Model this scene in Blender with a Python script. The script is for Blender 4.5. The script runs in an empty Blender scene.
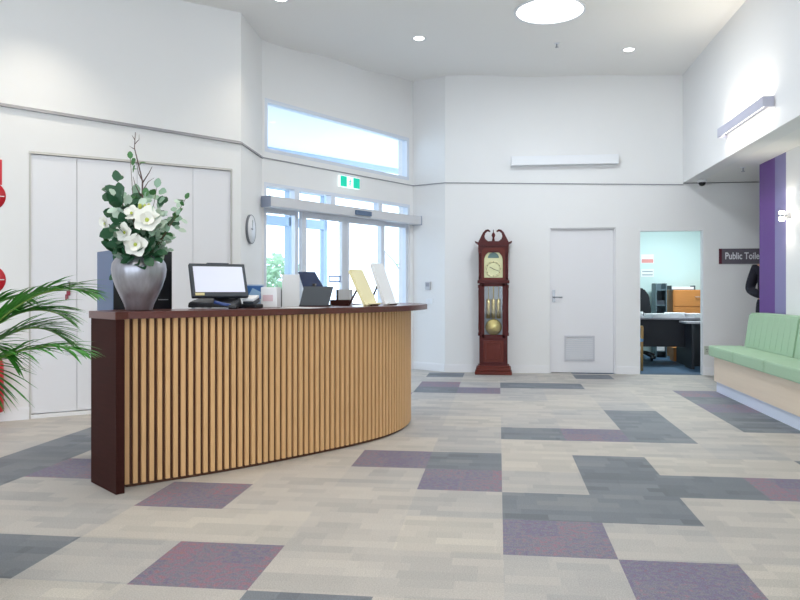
import bpy, bmesh, math, random
from mathutils import Vector, Matrix, Euler
random.seed(7)
PI = math.pi
scene = bpy.context.scene
COL = scene.collection

# ------------------------------------------------------------------ camera
YAW = 0.1156
cam_d = bpy.data.cameras.new('camera'); cam = bpy.data.objects.new('camera', cam_d); COL.objects.link(cam)
cam.location = (0, 0, 1.15); cam.rotation_euler = (PI/2, 0, YAW)
cam_d.sensor_width = 36; cam_d.lens = 32.4
cam_d.shift_x = -15/800; cam_d.shift_y = -10/800
cam_d.clip_start = 0.05; cam_d.clip_end = 400
scene.camera = cam

# ------------------------------------------------------------------ world, exposure
scene.view_settings.view_transform = 'Standard'
scene.view_settings.look = 'None'
scene.view_settings.gamma = 1.0
scene.view_settings.exposure = 0.10
w = bpy.data.worlds.new('sky'); scene.world = w; w.use_nodes = True
bg = w.node_tree.nodes['Background']
bg.inputs[0].default_value = (0.64, 0.81, 1.0, 1); bg.inputs[1].default_value = 3.4

def area(name, loc, rot, size, power, color=(1, 1, 1), size_y=None):
    l = bpy.data.lights.new(name, 'AREA'); l.energy = power; l.color = color
    l.shape = 'RECTANGLE'; l.size = size; l.size_y = size_y or size
    o = bpy.data.objects.new(name, l); COL.objects.link(o); o.location = loc; o.rotation_euler = rot
    return o
def spot(name, loc, target, power, angle, blend=0.6, color=(1, .90, .74), r=.04):
    l = bpy.data.lights.new(name, 'SPOT'); l.energy = power; l.color = color
    l.spot_size = angle; l.spot_blend = blend; l.shadow_soft_size = r
    o = bpy.data.objects.new(name, l); COL.objects.link(o); o.location = loc
    d = Vector(target) - Vector(loc); o.rotation_euler = d.to_track_quat('-Z', 'Y').to_euler()
    return o
# added area fill behind the camera, in place of daylight from the front
area('front_fill_light', (-2.2, -3.15, 1.5), (PI/2, 0, 0), 8.0, 125, (.92, .96, 1.0), 2.2)
# daylight through the tubular skylight
sky_l = area('skylight_daylight', (.53, 7.62, 4.03), (0, 0, 0), .64, 52, (.86, .93, 1.0)); sky_l.data.shape = 'DISK'
# added area fill over the near half of the hall, replacing downlight rows
area('near_fill_light', (-1.5, 1.5, 3.95), (0, 0, 0), 5.0, 84, (1, .94, .82), 4.0)

# ------------------------------------------------------------------ materials
def lin(c):
    return tuple(((v/255)/12.92 if v/255 <= .04045 else ((v/255+.055)/1.055)**2.4) for v in c)
MATS = {}
def mat(name, rgb, rough=.5, metal=0, spec=.5, noise=0, nscale=20, bump=0, emit=None, estr=0, stretch=None, coat=0):
    m = bpy.data.materials.new(name); m.use_nodes = True; nt = m.node_tree; N = nt.nodes; L = nt.links
    b = N['Principled BSDF']; c = lin(rgb)
    b.inputs['Base Color'].default_value = (*c, 1); b.inputs['Roughness'].default_value = rough
    b.inputs['Metallic'].default_value = metal; b.inputs['Specular IOR Level'].default_value = spec
    b.inputs['Coat Weight'].default_value = coat
    if noise or bump:
        tc = N.new('ShaderNodeTexCoord'); mp = N.new('ShaderNodeMapping'); nz = N.new('ShaderNodeTexNoise')
        L.new(tc.outputs['Object'], mp.inputs[0]); L.new(mp.outputs[0], nz.inputs[0])
        nz.inputs['Scale'].default_value = nscale; nz.inputs['Detail'].default_value = 4
        if stretch: mp.inputs['Scale'].default_value = stretch
        if noise:
            mx = N.new('ShaderNodeMix'); mx.data_type = 'RGBA'
            mx.inputs[6].default_value = (*[v*(1-noise) for v in c], 1)
            mx.inputs[7].default_value = (*[min(1, v*(1+noise)) for v in c], 1)
            L.new(nz.outputs[0], mx.inputs[0]); L.new(mx.outputs[2], b.inputs['Base Color'])
        if bump:
            bp = N.new('ShaderNodeBump'); bp.inputs['Strength'].default_value = bump; bp.inputs['Distance'].default_value = .01
            L.new(nz.outputs[0], bp.inputs['Height']); L.new(bp.outputs[0], b.inputs['Normal'])
    if emit is not None:
        b.inputs['Emission Color'].default_value = (*lin(emit), 1); b.inputs['Emission Strength'].default_value = estr
    MATS[name] = m; return m
def glass(name, tint=(1, 1, 1), refl=.08):
    m = bpy.data.materials.new(name); m.use_nodes = True; nt = m.node_tree; N = nt.nodes; L = nt.links
    N.remove(N['Principled BSDF']); out = N['Material Output']
    t = N.new('ShaderNodeBsdfTransparent'); t.inputs[0].default_value = (*tint, 1)
    g = N.new('ShaderNodeBsdfGlossy'); g.inputs['Roughness'].default_value = .02
    f = N.new('ShaderNodeFresnel'); gm_ = N.new('ShaderNodeNewGeometry'); ir = N.new('ShaderNodeMapRange'); L.new(gm_.outputs['Backfacing'], ir.inputs[0]); ir.inputs[3].default_value = 1.4; ir.inputs[4].default_value = 1/1.4; L.new(ir.outputs[0], f.inputs[0])
    mx = N.new('ShaderNodeMixShader'); L.new(f.outputs[0], mx.inputs[0]); L.new(t.outputs[0], mx.inputs[1]); L.new(g.outputs[0], mx.inputs[2])
    L.new(mx.outputs[0], out.inputs[0]); MATS[name] = m; return m
def carpet(name, pal, R=12.3, C=4.6, pile=.18, rough=.6, pscale=170, mixn=0):
    """loop pile carpet tile woven in short horizontal blocks of tone"""
    m = bpy.data.materials.new(name); m.use_nodes = True; nt = m.node_tree; N = nt.nodes; L = nt.links
    b = N['Principled BSDF']; b.inputs['Roughness'].default_value = rough; b.inputs['Specular IOR Level'].default_value = .45
    tc = N.new('ShaderNodeTexCoord'); sp = N.new('ShaderNodeSeparateXYZ'); L.new(tc.outputs['Object'], sp.inputs[0])
    def math_(op, a, bb):
        n = N.new('ShaderNodeMath'); n.operation = op
        for i, v in enumerate((a, bb)):
            if v is None: continue
            if isinstance(v, (int, float)): n.inputs[i].default_value = v
            else: L.new(v, n.inputs[i])
        return n.outputs[0]
    def layer(R, C, off):
        row = math_('FLOOR', math_('ADD', math_('MULTIPLY', sp.outputs[1], R), off), None)
        w1 = N.new('ShaderNodeTexWhiteNoise'); w1.noise_dimensions = '1D'; L.new(row, w1.inputs['W'])
        col = math_('FLOOR', math_('ADD', math_('MULTIPLY', sp.outputs[0], C), math_('MULTIPLY', w1.outputs[0], 9)), None)
        cb = N.new('ShaderNodeCombineXYZ'); L.new(col, cb.inputs[0]); L.new(row, cb.inputs[1])
        w2 = N.new('ShaderNodeTexWhiteNoise'); w2.noise_dimensions = '2D'; L.new(cb.outputs[0], w2.inputs['Vector'])
        return w2.outputs[0]
    v = math_('ADD', math_('MULTIPLY', layer(R, C, 0), .62), math_('MULTIPLY', layer(R*.5, C*.55, .5), .38))
    if mixn:
        nz0 = N.new('ShaderNodeTexNoise'); nz0.inputs['Scale'].default_value = 38; nz0.inputs['Detail'].default_value = 5; L.new(tc.outputs['Object'], nz0.inputs[0])
        v = math_('ADD', math_('MULTIPLY', v, 1-mixn), math_('MULTIPLY', nz0.outputs[0], mixn))
    cr = N.new('ShaderNodeValToRGB'); L.new(v, cr.inputs[0]); el = cr.color_ramp.elements
    n = len(pal)
    for i, c in enumerate(pal):
        p = .12+.76*i/(n-1)
        e = el[i] if i < 2 else el.new(p)
        e.position = p; e.color = (*lin(c), 1)
    nz = N.new('ShaderNodeTexNoise'); nz.inputs['Scale'].default_value = pscale; nz.inputs['Detail'].default_value = 3
    L.new(tc.outputs['Object'], nz.inputs[0])
    mr = N.new('ShaderNodeMapRange'); L.new(nz.outputs[0], mr.inputs[0]); mr.inputs[1].default_value = .3; mr.inputs[2].default_value = .7
    mr.inputs[3].default_value = 1-pile; mr.inputs[4].default_value = 1+pile
    mx = N.new('ShaderNodeVectorMath'); mx.operation = 'SCALE'; L.new(cr.outputs[0], mx.inputs[0]); L.new(mr.outputs[0], mx.inputs['Scale'])
    L.new(mx.outputs[0], b.inputs['Base Color'])
    bp = N.new('ShaderNodeBump'); bp.inputs['Strength'].default_value = .25; bp.inputs['Distance'].default_value = .004
    L.new(nz.outputs[0], bp.inputs['Height']); L.new(bp.outputs[0], b.inputs['Normal'])
    MATS[name] = m; return m

M_wall = mat('wall_paint', (238, 238, 238), .6, noise=.012, nscale=3, bump=.02)
M_ceil = mat('ceiling_paint', (243, 242, 240), .7)
M_trim = mat('groove_shade_trim', (150, 150, 155), .6)
M_rev = mat('door_reveal_trim', (196, 194, 190), .6)
M_skirt = mat('skirting_paint', (240, 240, 242), .4)
M_door = mat('door_paint', (234, 233, 236), .35)
M_cup = mat('cupboard_paint', (236, 236, 240), .35)
M_alu = mat('aluminium_frame', (222, 228, 238), .4, .15)
M_alud = mat('blue_grey_frame', (178, 198, 220), .45, .1)
M_operator = mat('door_operator_housing', (215, 216, 220), .4, .2)
M_glass = glass('clear_glass')
M_mahog = mat('mahogany', (54, 25, 22), .65, noise=.3, nscale=6, stretch=(1, 1, 14), spec=.12)
M_mahogtop = mat('mahogany_top', (92, 46, 40), .3, noise=.2, nscale=9, stretch=(4, 4, 1), coat=.2)
M_slat = mat('oak_slat', (222, 177, 126), .45, noise=.16, nscale=9, stretch=(6, 6, .6))
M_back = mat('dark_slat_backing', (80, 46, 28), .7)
M_white = mat('white_plastic', (238, 240, 244), .4)
M_worktop = mat('white_worktop', (206, 210, 214), .35)
M_black = mat('black_plastic', (22, 24, 30), .38)
M_dgrey = mat('dark_grey_plastic', (58, 66, 76), .45)
M_steel = mat('brushed_steel', (178, 180, 186), .35, .9)
M_light = mat('lit_diffuser', (255, 255, 255), .5, emit=(255, 252, 245), estr=9)
M_sky = mat('skylight_diffuser', (255, 255, 255), .5, emit=(250, 252, 255), estr=4)
M_wash = mat('lit_wall_washer', (255, 255, 255), .5, emit=(255, 246, 230), estr=4)
M_purple = mat('purple_wall_paint', (104, 62, 142), .5)
M_lilac = mat('lilac_wall_paint', (138, 132, 178), .5)
M_signgrey = mat('sign_grey', (104, 98, 108), .5)
M_maroon = mat('sign_maroon', (92, 30, 48), .5)
M_signwhite = mat('sign_lettering', (235, 235, 240), .5)
M_greenfab = mat('green_upholstery', (166, 196, 166), .75, noise=.06, nscale=60, bump=.05)
M_ply = mat('pale_birch_panel', (232, 214, 192), .45, noise=.06, nscale=5, stretch=(1, .3, 5))
M_bluewhite = mat('white_plinth', (222, 230, 246), .45)

# ------------------------------------------------------------------ mesh helpers
class MB:
    def __init__(s, M=None): s.bm = bmesh.new(); s.M = M or Matrix(); s.mi = 0
    def _f(s, vs, faces, smooth=False):
        v = [s.bm.verts.new(s.M @ Vector(p)) for p in vs]
        for f in faces:
            try: fc = s.bm.faces.new([v[i] for i in f]); fc.material_index = s.mi; fc.smooth = smooth
            except ValueError: pass
        return v
    def box(s, x0, x1, y0, y1, z0, z1, bev=0):
        if bev:
            b = bmesh.new(); bmesh.ops.create_cube(b, size=1)
            for v in b.verts: v.co = Vector(((x0+x1)/2+v.co.x*(x1-x0), (y0+y1)/2+v.co.y*(y1-y0), (z0+z1)/2+v.co.z*(z1-z0)))
            bmesh.ops.bevel(b, geom=b.edges[:], offset=bev, segments=2, affect='EDGES', profile=.6)
            s.merge(b); return s
        s._f([(x0,y0,z0),(x1,y0,z0),(x1,y1,z0),(x0,y1,z0),(x0,y0,z1),(x1,y0,z1),(x1,y1,z1),(x0,y1,z1)],
             [(0,3,2,1),(4,5,6,7),(0,1,5,4),(1,2,6,5),(2,3,7,6),(3,0,4,7)]); return s
    def merge(s, b, smooth=False):
        mp = {}
        for v in b.verts: mp[v] = s.bm.verts.new(s.M @ v.co)
        for f in b.faces:
            fc = s.bm.faces.new([mp[v] for v in f.verts]); fc.material_index = s.mi; fc.smooth = smooth
        b.free()
    def lathe(s, prof, o=(0,0,0), n=32, axis='z', smooth=True):
        vs = []; fs = []
        for r, z in prof:
            for k in range(n):
                a = 2*PI*k/n; x, y = r*math.cos(a), r*math.sin(a)
                if axis == 'z': p = (x, y, z)
                elif axis == 'y': p = (x, z, y)
                else: p = (z, x, y)
                vs.append((o[0]+p[0], o[1]+p[1], o[2]+p[2]))
        m = len(prof)
        for i in range(m-1):
            for k in range(n):
                fs.append((i*n+k, i*n+(k+1)%n, (i+1)*n+(k+1)%n, (i+1)*n+k))
        ring = prof[0] == prof[-1]
        if not ring and prof[0][0] > 1e-5: fs.append(tuple(range(n))[::-1])
        if not ring and prof[-1][0] > 1e-5: fs.append(tuple((m-1)*n+k for k in range(n)))
        s._f(vs, fs, smooth); return s
    def cyl(s, p0, p1, r0, r1=None, n=16, smooth=True): return s.tube([p0, p1], [r0, r1 if r1 is not None else r0], n, smooth)
    def tube(s, pts, rad, n=8, smooth=True, closed=False):
        pts = [Vector(p) for p in pts]
        if not isinstance(rad, (list, tuple)): rad = [rad]*len(pts)
        vs = []; fs = []; up = None
        for i, p in enumerate(pts):
            d = (pts[min(i+1, len(pts)-1)] - pts[max(i-1, 0)]).normalized()
            if up is None:
                up = Vector((0, 0, 1)) if abs(d.z) < .9 else Vector((1, 0, 0))
            a = d.cross(up).normalized(); up = a.cross(d).normalized()
            for k in range(n):
                t = 2*PI*k/n; vs.append(p + (a*math.cos(t) + up*math.sin(t))*rad[i])
        for i in range(len(pts)-1):
            for k in range(n): fs.append((i*n+k, i*n+(k+1)%n, (i+1)*n+(k+1)%n, (i+1)*n+k))
        fs.append(tuple(range(n))[::-1]); fs.append(tuple((len(pts)-1)*n+k for k in range(n)))
        s._f(vs, fs, smooth); return s
    def prism(s, poly, a, b, axis='z', smooth=False):
        n = len(poly); vs = []
        for h in (a, b):
            for x, y in poly:
                vs.append((x, y, h) if axis == 'z' else (x, h, y) if axis == 'y' else (h, x, y))
        fs = [tuple(range(n))[::-1], tuple(range(n, 2*n))] + [(i, (i+1)%n, n+(i+1)%n, n+i) for i in range(n)]
        s._f(vs, fs, smooth); return s
    def sphere(s, c, r, sc=(1,1,1), seg=16, rings=10):
        b = bmesh.new(); bmesh.ops.create_uvsphere(b, u_segments=seg, v_segments=rings, radius=r)
        for v in b.verts: v.co = Vector((c[0]+v.co.x*sc[0], c[1]+v.co.y*sc[1], c[2]+v.co.z*sc[2]))
        s.merge(b, True); return s
    def quad(s, *p): s._f(p, [tuple(range(len(p)))]); return s
    def build(s, name, m, parent=None, recalc=True, loc=None):
        if recalc: bmesh.ops.recalc_face_normals(s.bm, faces=s.bm.faces[:])
        me = bpy.data.meshes.new(name); s.bm.to_mesh(me); s.bm.free()
        for mm in (m if isinstance(m, (list, tuple)) else [m]): me.materials.append(mm)
        o = bpy.data.objects.new(name, me); COL.objects.link(o)
        if parent: o.parent = parent
        if loc: o.location = loc
        return o
def box(name, dims, m, parent=None, bev=0): return MB().box(*dims, bev=bev).build(name, m, parent)
def tag(o, label=None, cat=None, group=None, kind=None):
    if label: o['label'] = label
    if cat: o['category'] = cat
    if group: o['group'] = group
    if kind: o['kind'] = kind
    return o
def thing(name, label, cat, loc=(0,0,0), rz=0, group=None):
    o = bpy.data.objects.new(name, None); COL.objects.link(o); o.empty_display_size = .1
    o.location = loc; o.rotation_euler = (0, 0, rz); return tag(o, label, cat, group)
def frame(name, A, B):
    """plan frame of a wall: x runs A to B, y points out of the room"""
    a = math.atan2(B[1]-A[1], B[0]-A[0]); return Matrix.Translation((A[0], A[1], 0)) @ Matrix.Rotation(a, 4, 'Z'), math.hypot(B[0]-A[0], B[1]-A[1]), a
def copy_tree(o, parent=None):
    c = o.copy(); COL.objects.link(c)
    if parent: c.parent = parent
    for ch in list(o.children): copy_tree(ch, c)
    return c
def struct(o): o['kind'] = 'structure'; return o

# ------------------------------------------------------------------ plan of the hall
P_L0 = (-7.51, 3.40); P_L1 = (-2.63, 7.144); P_E0 = (-2.677, 7.944); P_E1 = (-1.24, 10.427); P_B0 = (-.748, 10.1); P_B1 = (2.48, 10.1)
DB = 10.1; XB = 2.48; XW = 3.0; ZS = 2.60; YW = 8.74; YF = -3.0
GZ = 2.655
def zc(x, y):
    pts = [(-2.63,7.14,4.0),(-2.68,7.94,4.0),(-1.24,10.43,4.185),(-.748,10.1,4.16),(.9,10.1,4.1),(2.48,10.1,4.065),(2.48,7,4.07),(2.48,3,4.07),(-4.3,5.8,4.02),(-6,3,4.05),(-2,3,4.06),(0,0,4.07),(-6,-1,4.07),(2.5,-2,4.07),(0,7,4.06),(-1.9,9.2,4.09)]
    W = Z = 0
    for a, b, z in pts:
        q = 1/((x-a)**2+(y-b)**2+.03)**1.5; W += q; Z += q*z
    return Z/W

# floor: one mesh, carpet tiles as faces
T = .488; TX = .02; TY = 6.08
light = [carpet('carpet_stone', [(170,167,164),(177,173,169),(184,179,174),(189,184,178)]),
         carpet('carpet_warm_stone', [(176,172,166),(184,179,172),(190,184,177),(196,190,181)]),
         carpet('carpet_cool_stone', [(162,161,161),(170,168,167),(177,174,171),(183,179,175)])]
dark = carpet('carpet_slate', [(98,104,112),(108,114,123),(117,123,131),(127,131,136)], mixn=.15)
purp = carpet('carpet_plum', [(150,104,104),(132,102,112),(112,104,134),(120,120,132),(142,108,128),(150,116,104),(118,106,140)], R=4.1, C=6, pile=.28, mixn=.78)
mbl = carpet('carpet_blue', [(52,78,104),(60,90,118),(72,102,128)], R=3, C=2)
DK = {(0,0),(2,-2),(2,-1),(2,0),(-1,2),(0,4),(1,2),(1,3),(1,4),(2,3),(4,2),(4,-4),(4,-2),(4,-1),(0,-6),(1,-6),(-2,-5),(2,-8),(-5,6),(-2,7),(-7,0),(-7,1),(-7,2),(-7,3),(-7,4),(-8,4),(-2,-8),(3,8),(-9,7),(-4,-3)}
PU = {(1,0),(-2,2),(-1,3),(0,5),(3,3),(1,6),(4,-5),(4,-3),(-1,-5),(-2,-6),(-3,6),(-4,4),(-6,3),(-3,-4),(5,4),(4,7),(-1,9)}
fm = MB(); rr = random.Random(3)
for i in range(-17, 14):
    for j in range(-9, 20):
        x0 = TX+T*i; y1 = TY-T*j; y0 = y1-T
        if y0 < -3.2: continue
        y1c = min(y1, 10.6)
        fm.mi = 3 if (i, j) in DK else 4 if (i, j) in PU else rr.choice((0, 0, 1, 1, 2))
        fm.quad((x0, y0, 0), (x0+T, y0, 0), (x0+T, y1c, 0), (x0, y1c, 0))
fl = fm.build('floor', light + [dark, purp], recalc=False); struct(fl); fl['label'] = 'patchwork carpet tile floor'

# ceiling
cm = MB(); nx, ny = 46, 56
vs = []
for j in range(ny+1):
    for i in range(nx+1):
        x = -8+10.6*i/nx; y = -3.2+14.2*j/ny; vs.append((x, y, zc(x, y)))
cm._f(vs, [(j*(nx+1)+i, (j+1)*(nx+1)+i, (j+1)*(nx+1)+i+1, j*(nx+1)+i+1) for j in range(ny) for i in range(nx)], True)
struct(cm.build('ceiling', M_ceil, recalc=False))
rf = box('roof', (-8.2, 6.4, -3.4, 11.2, 4.6, 4.8), M_wall); rf['kind'] = 'structure'; rf.name = 'trim_1'

def wall(name, A, B, holes=(), t=.2, e0=0, e1=0, top=4.6, m=M_wall):
    M, L, a = frame(name, A, B); mb = MB(M)
    xs = sorted({-e0, L+e1, *[h[0] for h in holes], *[h[1] for h in holes]})
    for x0, x1 in zip(xs[:-1], xs[1:]):
        zs = [0.]
        for h in sorted(holes, key=lambda h: h[2]):
            if h[0] <= x0+1e-6 and h[1] >= x1-1e-6: zs += [h[2], h[3]]
        zs.append(top)
        for z0, z1 in zip(zs[::2], zs[1::2]):
            if z1-z0 > 1e-4: mb.box(x0, x1, 0, t, z0, z1)
    return struct(mb.build(name, m))
wall('wall_left', P_L0, P_L1, [(4.248, 6.061, .035, 2.375)], e0=.3)
wall('wall_corner', P_L1, P_E0, e0=0, e1=.2)
LE = 2.869
wall('wall_entrance', P_E0, P_E1, [(.03, 2.79, 0, 2.385), (.04, 2.775, 2.735, 3.35)], e0=.1, e1=.1)
wall('wall_return', P_E1, P_B0, e0=.15)
DX0, DX1, DZ = .705, 1.59, 2.005
OX0, OX1, OZ = 1.905, 2.75, 1.965
bx = P_B0[0]
wall('wall_back', P_B0, (6.2, DB), [(DX0-bx, DX1-bx, 0, DZ), (OX0-bx, OX1-bx, 0, OZ)], t=.12)
# right-hand bulkhead, soffit and the wall beneath
rb = MB(); rb.box(XB, XB+.2, -3.2, DB, ZS, 4.6); struct(rb.build('wall_bulkhead', M_wall))
sf = MB(); sf.box(XB+.2, 6.2, -3.2, DB, ZS, ZS+.15); struct(sf.build('ceiling_soffit', M_ceil))
wr = MB()
def wr_seg(y0, y1, mi): wr.mi = mi; wr.box(XW, XW+.25, y0, y1, 0, ZS)
YP0, YP1 = 8.27, 7.965
wr_seg(-3.2, YP1, 0); wr_seg(YP1, YP0, 2); wr_seg(YP0, YW, 1)
struct(wr.build('wall_right', [M_wall, M_purple, M_lilac]))
struct(box('wall_corridor', (6.0, 6.2, -3.2, DB, 0, ZS), M_wall))
# far left side; unseen glazed front wall, added to limit light from behind
struct(box('wall_side', (-7.71, -7.51, -3.2, 3.6, 0, 4.6), M_wall))

wall('wall_front', (6.2, -3.2), (-7.71, -3.2), [(4.2, 6.2, .4, 2.6), (7.0, 9.2, .4, 2.6), (10.0, 12.5, .4, 2.6)])
for n_, (a_, b_) in enumerate([(4.2, 6.2), (7.0, 9.2), (10.0, 12.5)]):
    fm_ = MB(); x1_, x0_ = 6.2-a_, 6.2-b_
    for q in (x0_, (x0_+x1_)/2-.03, x1_-.06): fm_.box(q, q+.06, -3.34, -3.26, .4, 2.6)
    fm_.box(x0_, x1_, -3.34, -3.26, .4, .46); fm_.box(x0_, x1_, -3.34, -3.26, 2.54, 2.6)
    wf_ = struct(fm_.build('window_%d' % (9+n_), M_alu)); box('pane', (x0_+.05, x1_-.05, -3.304, -3.296, .45, 2.55), M_glass, wf_)

# grey trims whose colour paints the shade line under the upper wall's ledge
def strip(name, A, B, z0, z1, h=.022, d=.014, x0=0, x1=None, m=M_trim):
    M, L, a = frame(name, A, B); mb = MB(M); x1 = L if x1 is None else x1
    mb._f([(x0,-d,z0-h/2),(x1,-d,z1-h/2),(x1,.002,z1-h/2),(x0,.002,z0-h/2),(x0,-d*.3,z0+h/2),(x1,-d*.3,z1+h/2),(x1,.002,z1+h/2),(x0,.002,z0+h/2)],
          [(0,3,2,1),(4,5,6,7),(0,1,5,4),(1,2,6,5),(2,3,7,6),(3,0,4,7)])
    return struct(mb.build(name, m))
strip('trim_2', P_L0, P_L1, 2.98, 2.661, h=.03, d=.03)
strip('trim_3', P_L1, P_E0, 2.661, 2.66, h=.025, d=.02)
strip('trim_4', P_E0, P_E1, 2.66, 2.67, h=.014, d=.012)
strip('trim_5', P_E1, P_B0, 2.668, 2.656, h=.014, d=.012)
strip('trim_6', P_B0, (6.0, DB), 2.656, 2.575, h=.014, d=.012, x1=3.23)
strip('trim_7', (XB, DB), (6.0, DB), 2.594, 2.594, h=.012, d=.01)
def skirting(name, A, B, x0=0, x1=None, h=.11, t=.015):
    M, L, a = frame(name, A, B); mb = MB(M); x1 = L if x1 is None else x1
    mb.box(x0, x1, -t, -.0005, 0, h-.012); mb.box(x0, x1, -t*.6, -.0005, h-.012, h)
    return struct(mb.build(name, M_skirt))
skirting('baseboard_left', P_L0, P_L1, 0, 4.23); skirting('baseboard_corner', P_L1, P_E0)
skirting('baseboard_return', P_E1, P_B0)
skirting('baseboard_back', P_B0, (6, DB), 0, DX0-bx-.01); skirting('baseboard_between', P_B0, (6, DB), DX1-bx+.01, OX0-bx)
skirting('baseboard_corridor', P_B0, (6, DB), OX1-bx, 6.7)

# ------------------------------------------------------------------ entrance: windows, sliding doors, vestibule
ME, _, AE = frame('e', P_E0, P_E1)
def ent(dx=0, dy=0, z=0): return ME @ Vector((dx, dy, z))
def wframe(mb, x0, x1, z0, z1, t, y0, y1):
    mb.box(x0, x1, y0, y1, z0, z0+t); mb.box(x0, x1, y0, y1, z1-t, z1); mb.box(x0, x0+t, y0, y1, z0+t, z1-t); mb.box(x1-t, x1, y0, y1, z0+t, z1-t)
def window(n, x0, x1, z0, z1, t=.045, y0=.0, y1=.09, m=M_alu, M=ME):
    mb = MB(M); wframe(mb, x0, x1, z0, z1, t, y0, y1)
    f = struct(mb.build('window_%d' % n, m))
    g = MB(M).box(x0+t-.004, x1-t+.004, (y0+y1)/2-.004, (y0+y1)/2+.004, z0+t-.004, z1-t+.004).build('pane', M_glass, f)
    return f
window(1, .04, 2.775, 2.735, 3.35)
# transom lights over the sliding doors
for n, (a, b) in enumerate([(.03, .55), (.55, 1.18), (1.18, 2.12), (2.12, 2.79)]):
    window(n+2, a, b, 2.10, 2.385, t=.04)
# fixed sidelights and the two sliding leaves
window(6, .03, .60, .0, 2.10, t=.055, y0=.03, y1=.09)
window(7, 2.16, 2.79, .0, 2.10, t=.055, y0=.03, y1=.09)
def leaf(n, x0, x1):
    mb = MB(ME); wframe(mb, x0, x1, .02, 2.1, .075, -.03, .02)
    f = struct(mb.build('door_%d' % n, M_alu))
    MB(ME).box(x0+.07, x1-.07, -.009, -.001, .09, 2.03).build('pane', M_glass, f)
    return f
leaf(1, .60, 1.385); leaf(2, 1.375, 2.18)
st = MB(ME); wframe(st, 1.10, 1.31, 1.25, 1.33, .016, -.0005, .0005)
stk = st.build('door_sticker', mat('sticker_blue', (96, 122, 176), .5)); tag(stk, 'small blue bordered sticker on the sliding glass door', 'sticker')
op = thing('door_operator', 'long pale grey automatic door housing above the sliding doors', 'door operator', ent(-.02, 0, 2.08), AE)
o_ = MB(); o_.box(0, 2.865, -.17, -.003, .012, .13, bev=.008); o_.build('housing', M_operator, op)
o_ = MB(); o_.box(-.012, .0, -.172, -.003, .008, .134); o_.build('end_cap', mat('operator_end_cap', (150, 160, 182), .5), op)
o_ = MB(); o_.box(2.8652, 2.877, -.172, -.003, .008, .134); o_.build('end_cap', MATS['operator_end_cap'], op)
o_ = MB(); o_.box(1.42, 1.72, -.205, -.17, .035, .095, bev=.008); o_.build('motion_sensor', mat('sensor_grey', (92, 112, 140), .4), op)

# exit sign with running figure on the door head wall
M_exg = mat('exit_green', (0, 180, 150), .5, emit=(0, 205, 172), estr=.55)
M_exw = mat('exit_white', (240, 250, 248), .5, emit=(235, 255, 250), estr=.75)
ex = thing('exit_sign', 'green and white running figure exit sign above the sliding doors', 'exit sign', ent(1.46, -.02, 2.475), AE)
e_ = MB(); e_.box(-.19, .19, -.016, .016, 0, .145, bev=.004); e_.build('sign_body', M_exw, ex)
for x0, x1 in ((-.185, -.065), (.06, .185)): MB().box(x0, x1, -.0185, -.0165, .006, .139).build('green_panel', M_exg, ex)
e_ = MB(Matrix.Scale(.8, 4)); mm = -.0225
e_.sphere((.012, mm, .142), .011, (1, .12, 1), 10, 6)
e_.tube([(.004, mm, .126), (-.004, mm, .085)], .008, 6); e_.tube([(-.004, mm, .085), (.018, mm, .06), (.008, mm, .03)], .006, 6)
e_.tube([(-.004, mm, .085), (-.014, mm, .055), (-.034, mm, .042)], .006, 6); e_.tube([(.004, mm, .12), (.026, mm, .1), (.036, mm, .108)], .0045, 6)
e_.tube([(.002, mm, .12), (-.02, mm, .11), (-.026, mm, .09)], .0045, 6); e_.build('running_figure', M_exg, ex)
e_ = MB(); e_.box(-.1, .1, -.012, .0185, .145, .16); e_.build('bracket', M_alu, ex)

# vestibule beyond: outer screen of posts and doors
YO = 2.1
vb = MB(ME)
for x in (-.55, .20, .30, 1.02, 1.1, 1.62, 2.4, 3.2): vb.box(x, x+.07, YO, YO+.1, 0, 3.0)
vb.box(-.55, 3.27, YO, YO+.1, 2.16, 2.30); vb.box(-.55, 3.27, YO, YO+.1, 2.72, 2.84); vb.box(-.55, 3.27, YO, YO+.1, 0, .08)
vs_ = struct(vb.build('window_8', M_alud))
MB(ME).box(-.5, 3.2, YO+.045, YO+.053, .08, 2.95).build('pane', M_glass, vs_)
# pale porch roof seen through the high window, with its edge beam
pr = MB(ME); pr.prism([(-1.6, .25), (13, .25), (13, 2.26), (-1.6, 4.16)], 3.72, 3.84); struct(pr.build('ceiling_porch', mat('porch_soffit', (246, 248, 252), .6)))
pb = MB(ME); pb.prism([(-1.6, 4.16), (13, 2.26), (13, 2.4), (-1.6, 4.3)], 3.63, 3.86); struct(pb.build('trim_8', mat('porch_fascia', (176, 192, 216), .6)))

# ground outside
gm = mat('pale_paving', (214, 216, 214), .8, noise=.06, nscale=2)
struct(MB(ME).box(-30, 34, .2, 45, -.12, -.004).build('floor_outside', gm))
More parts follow.
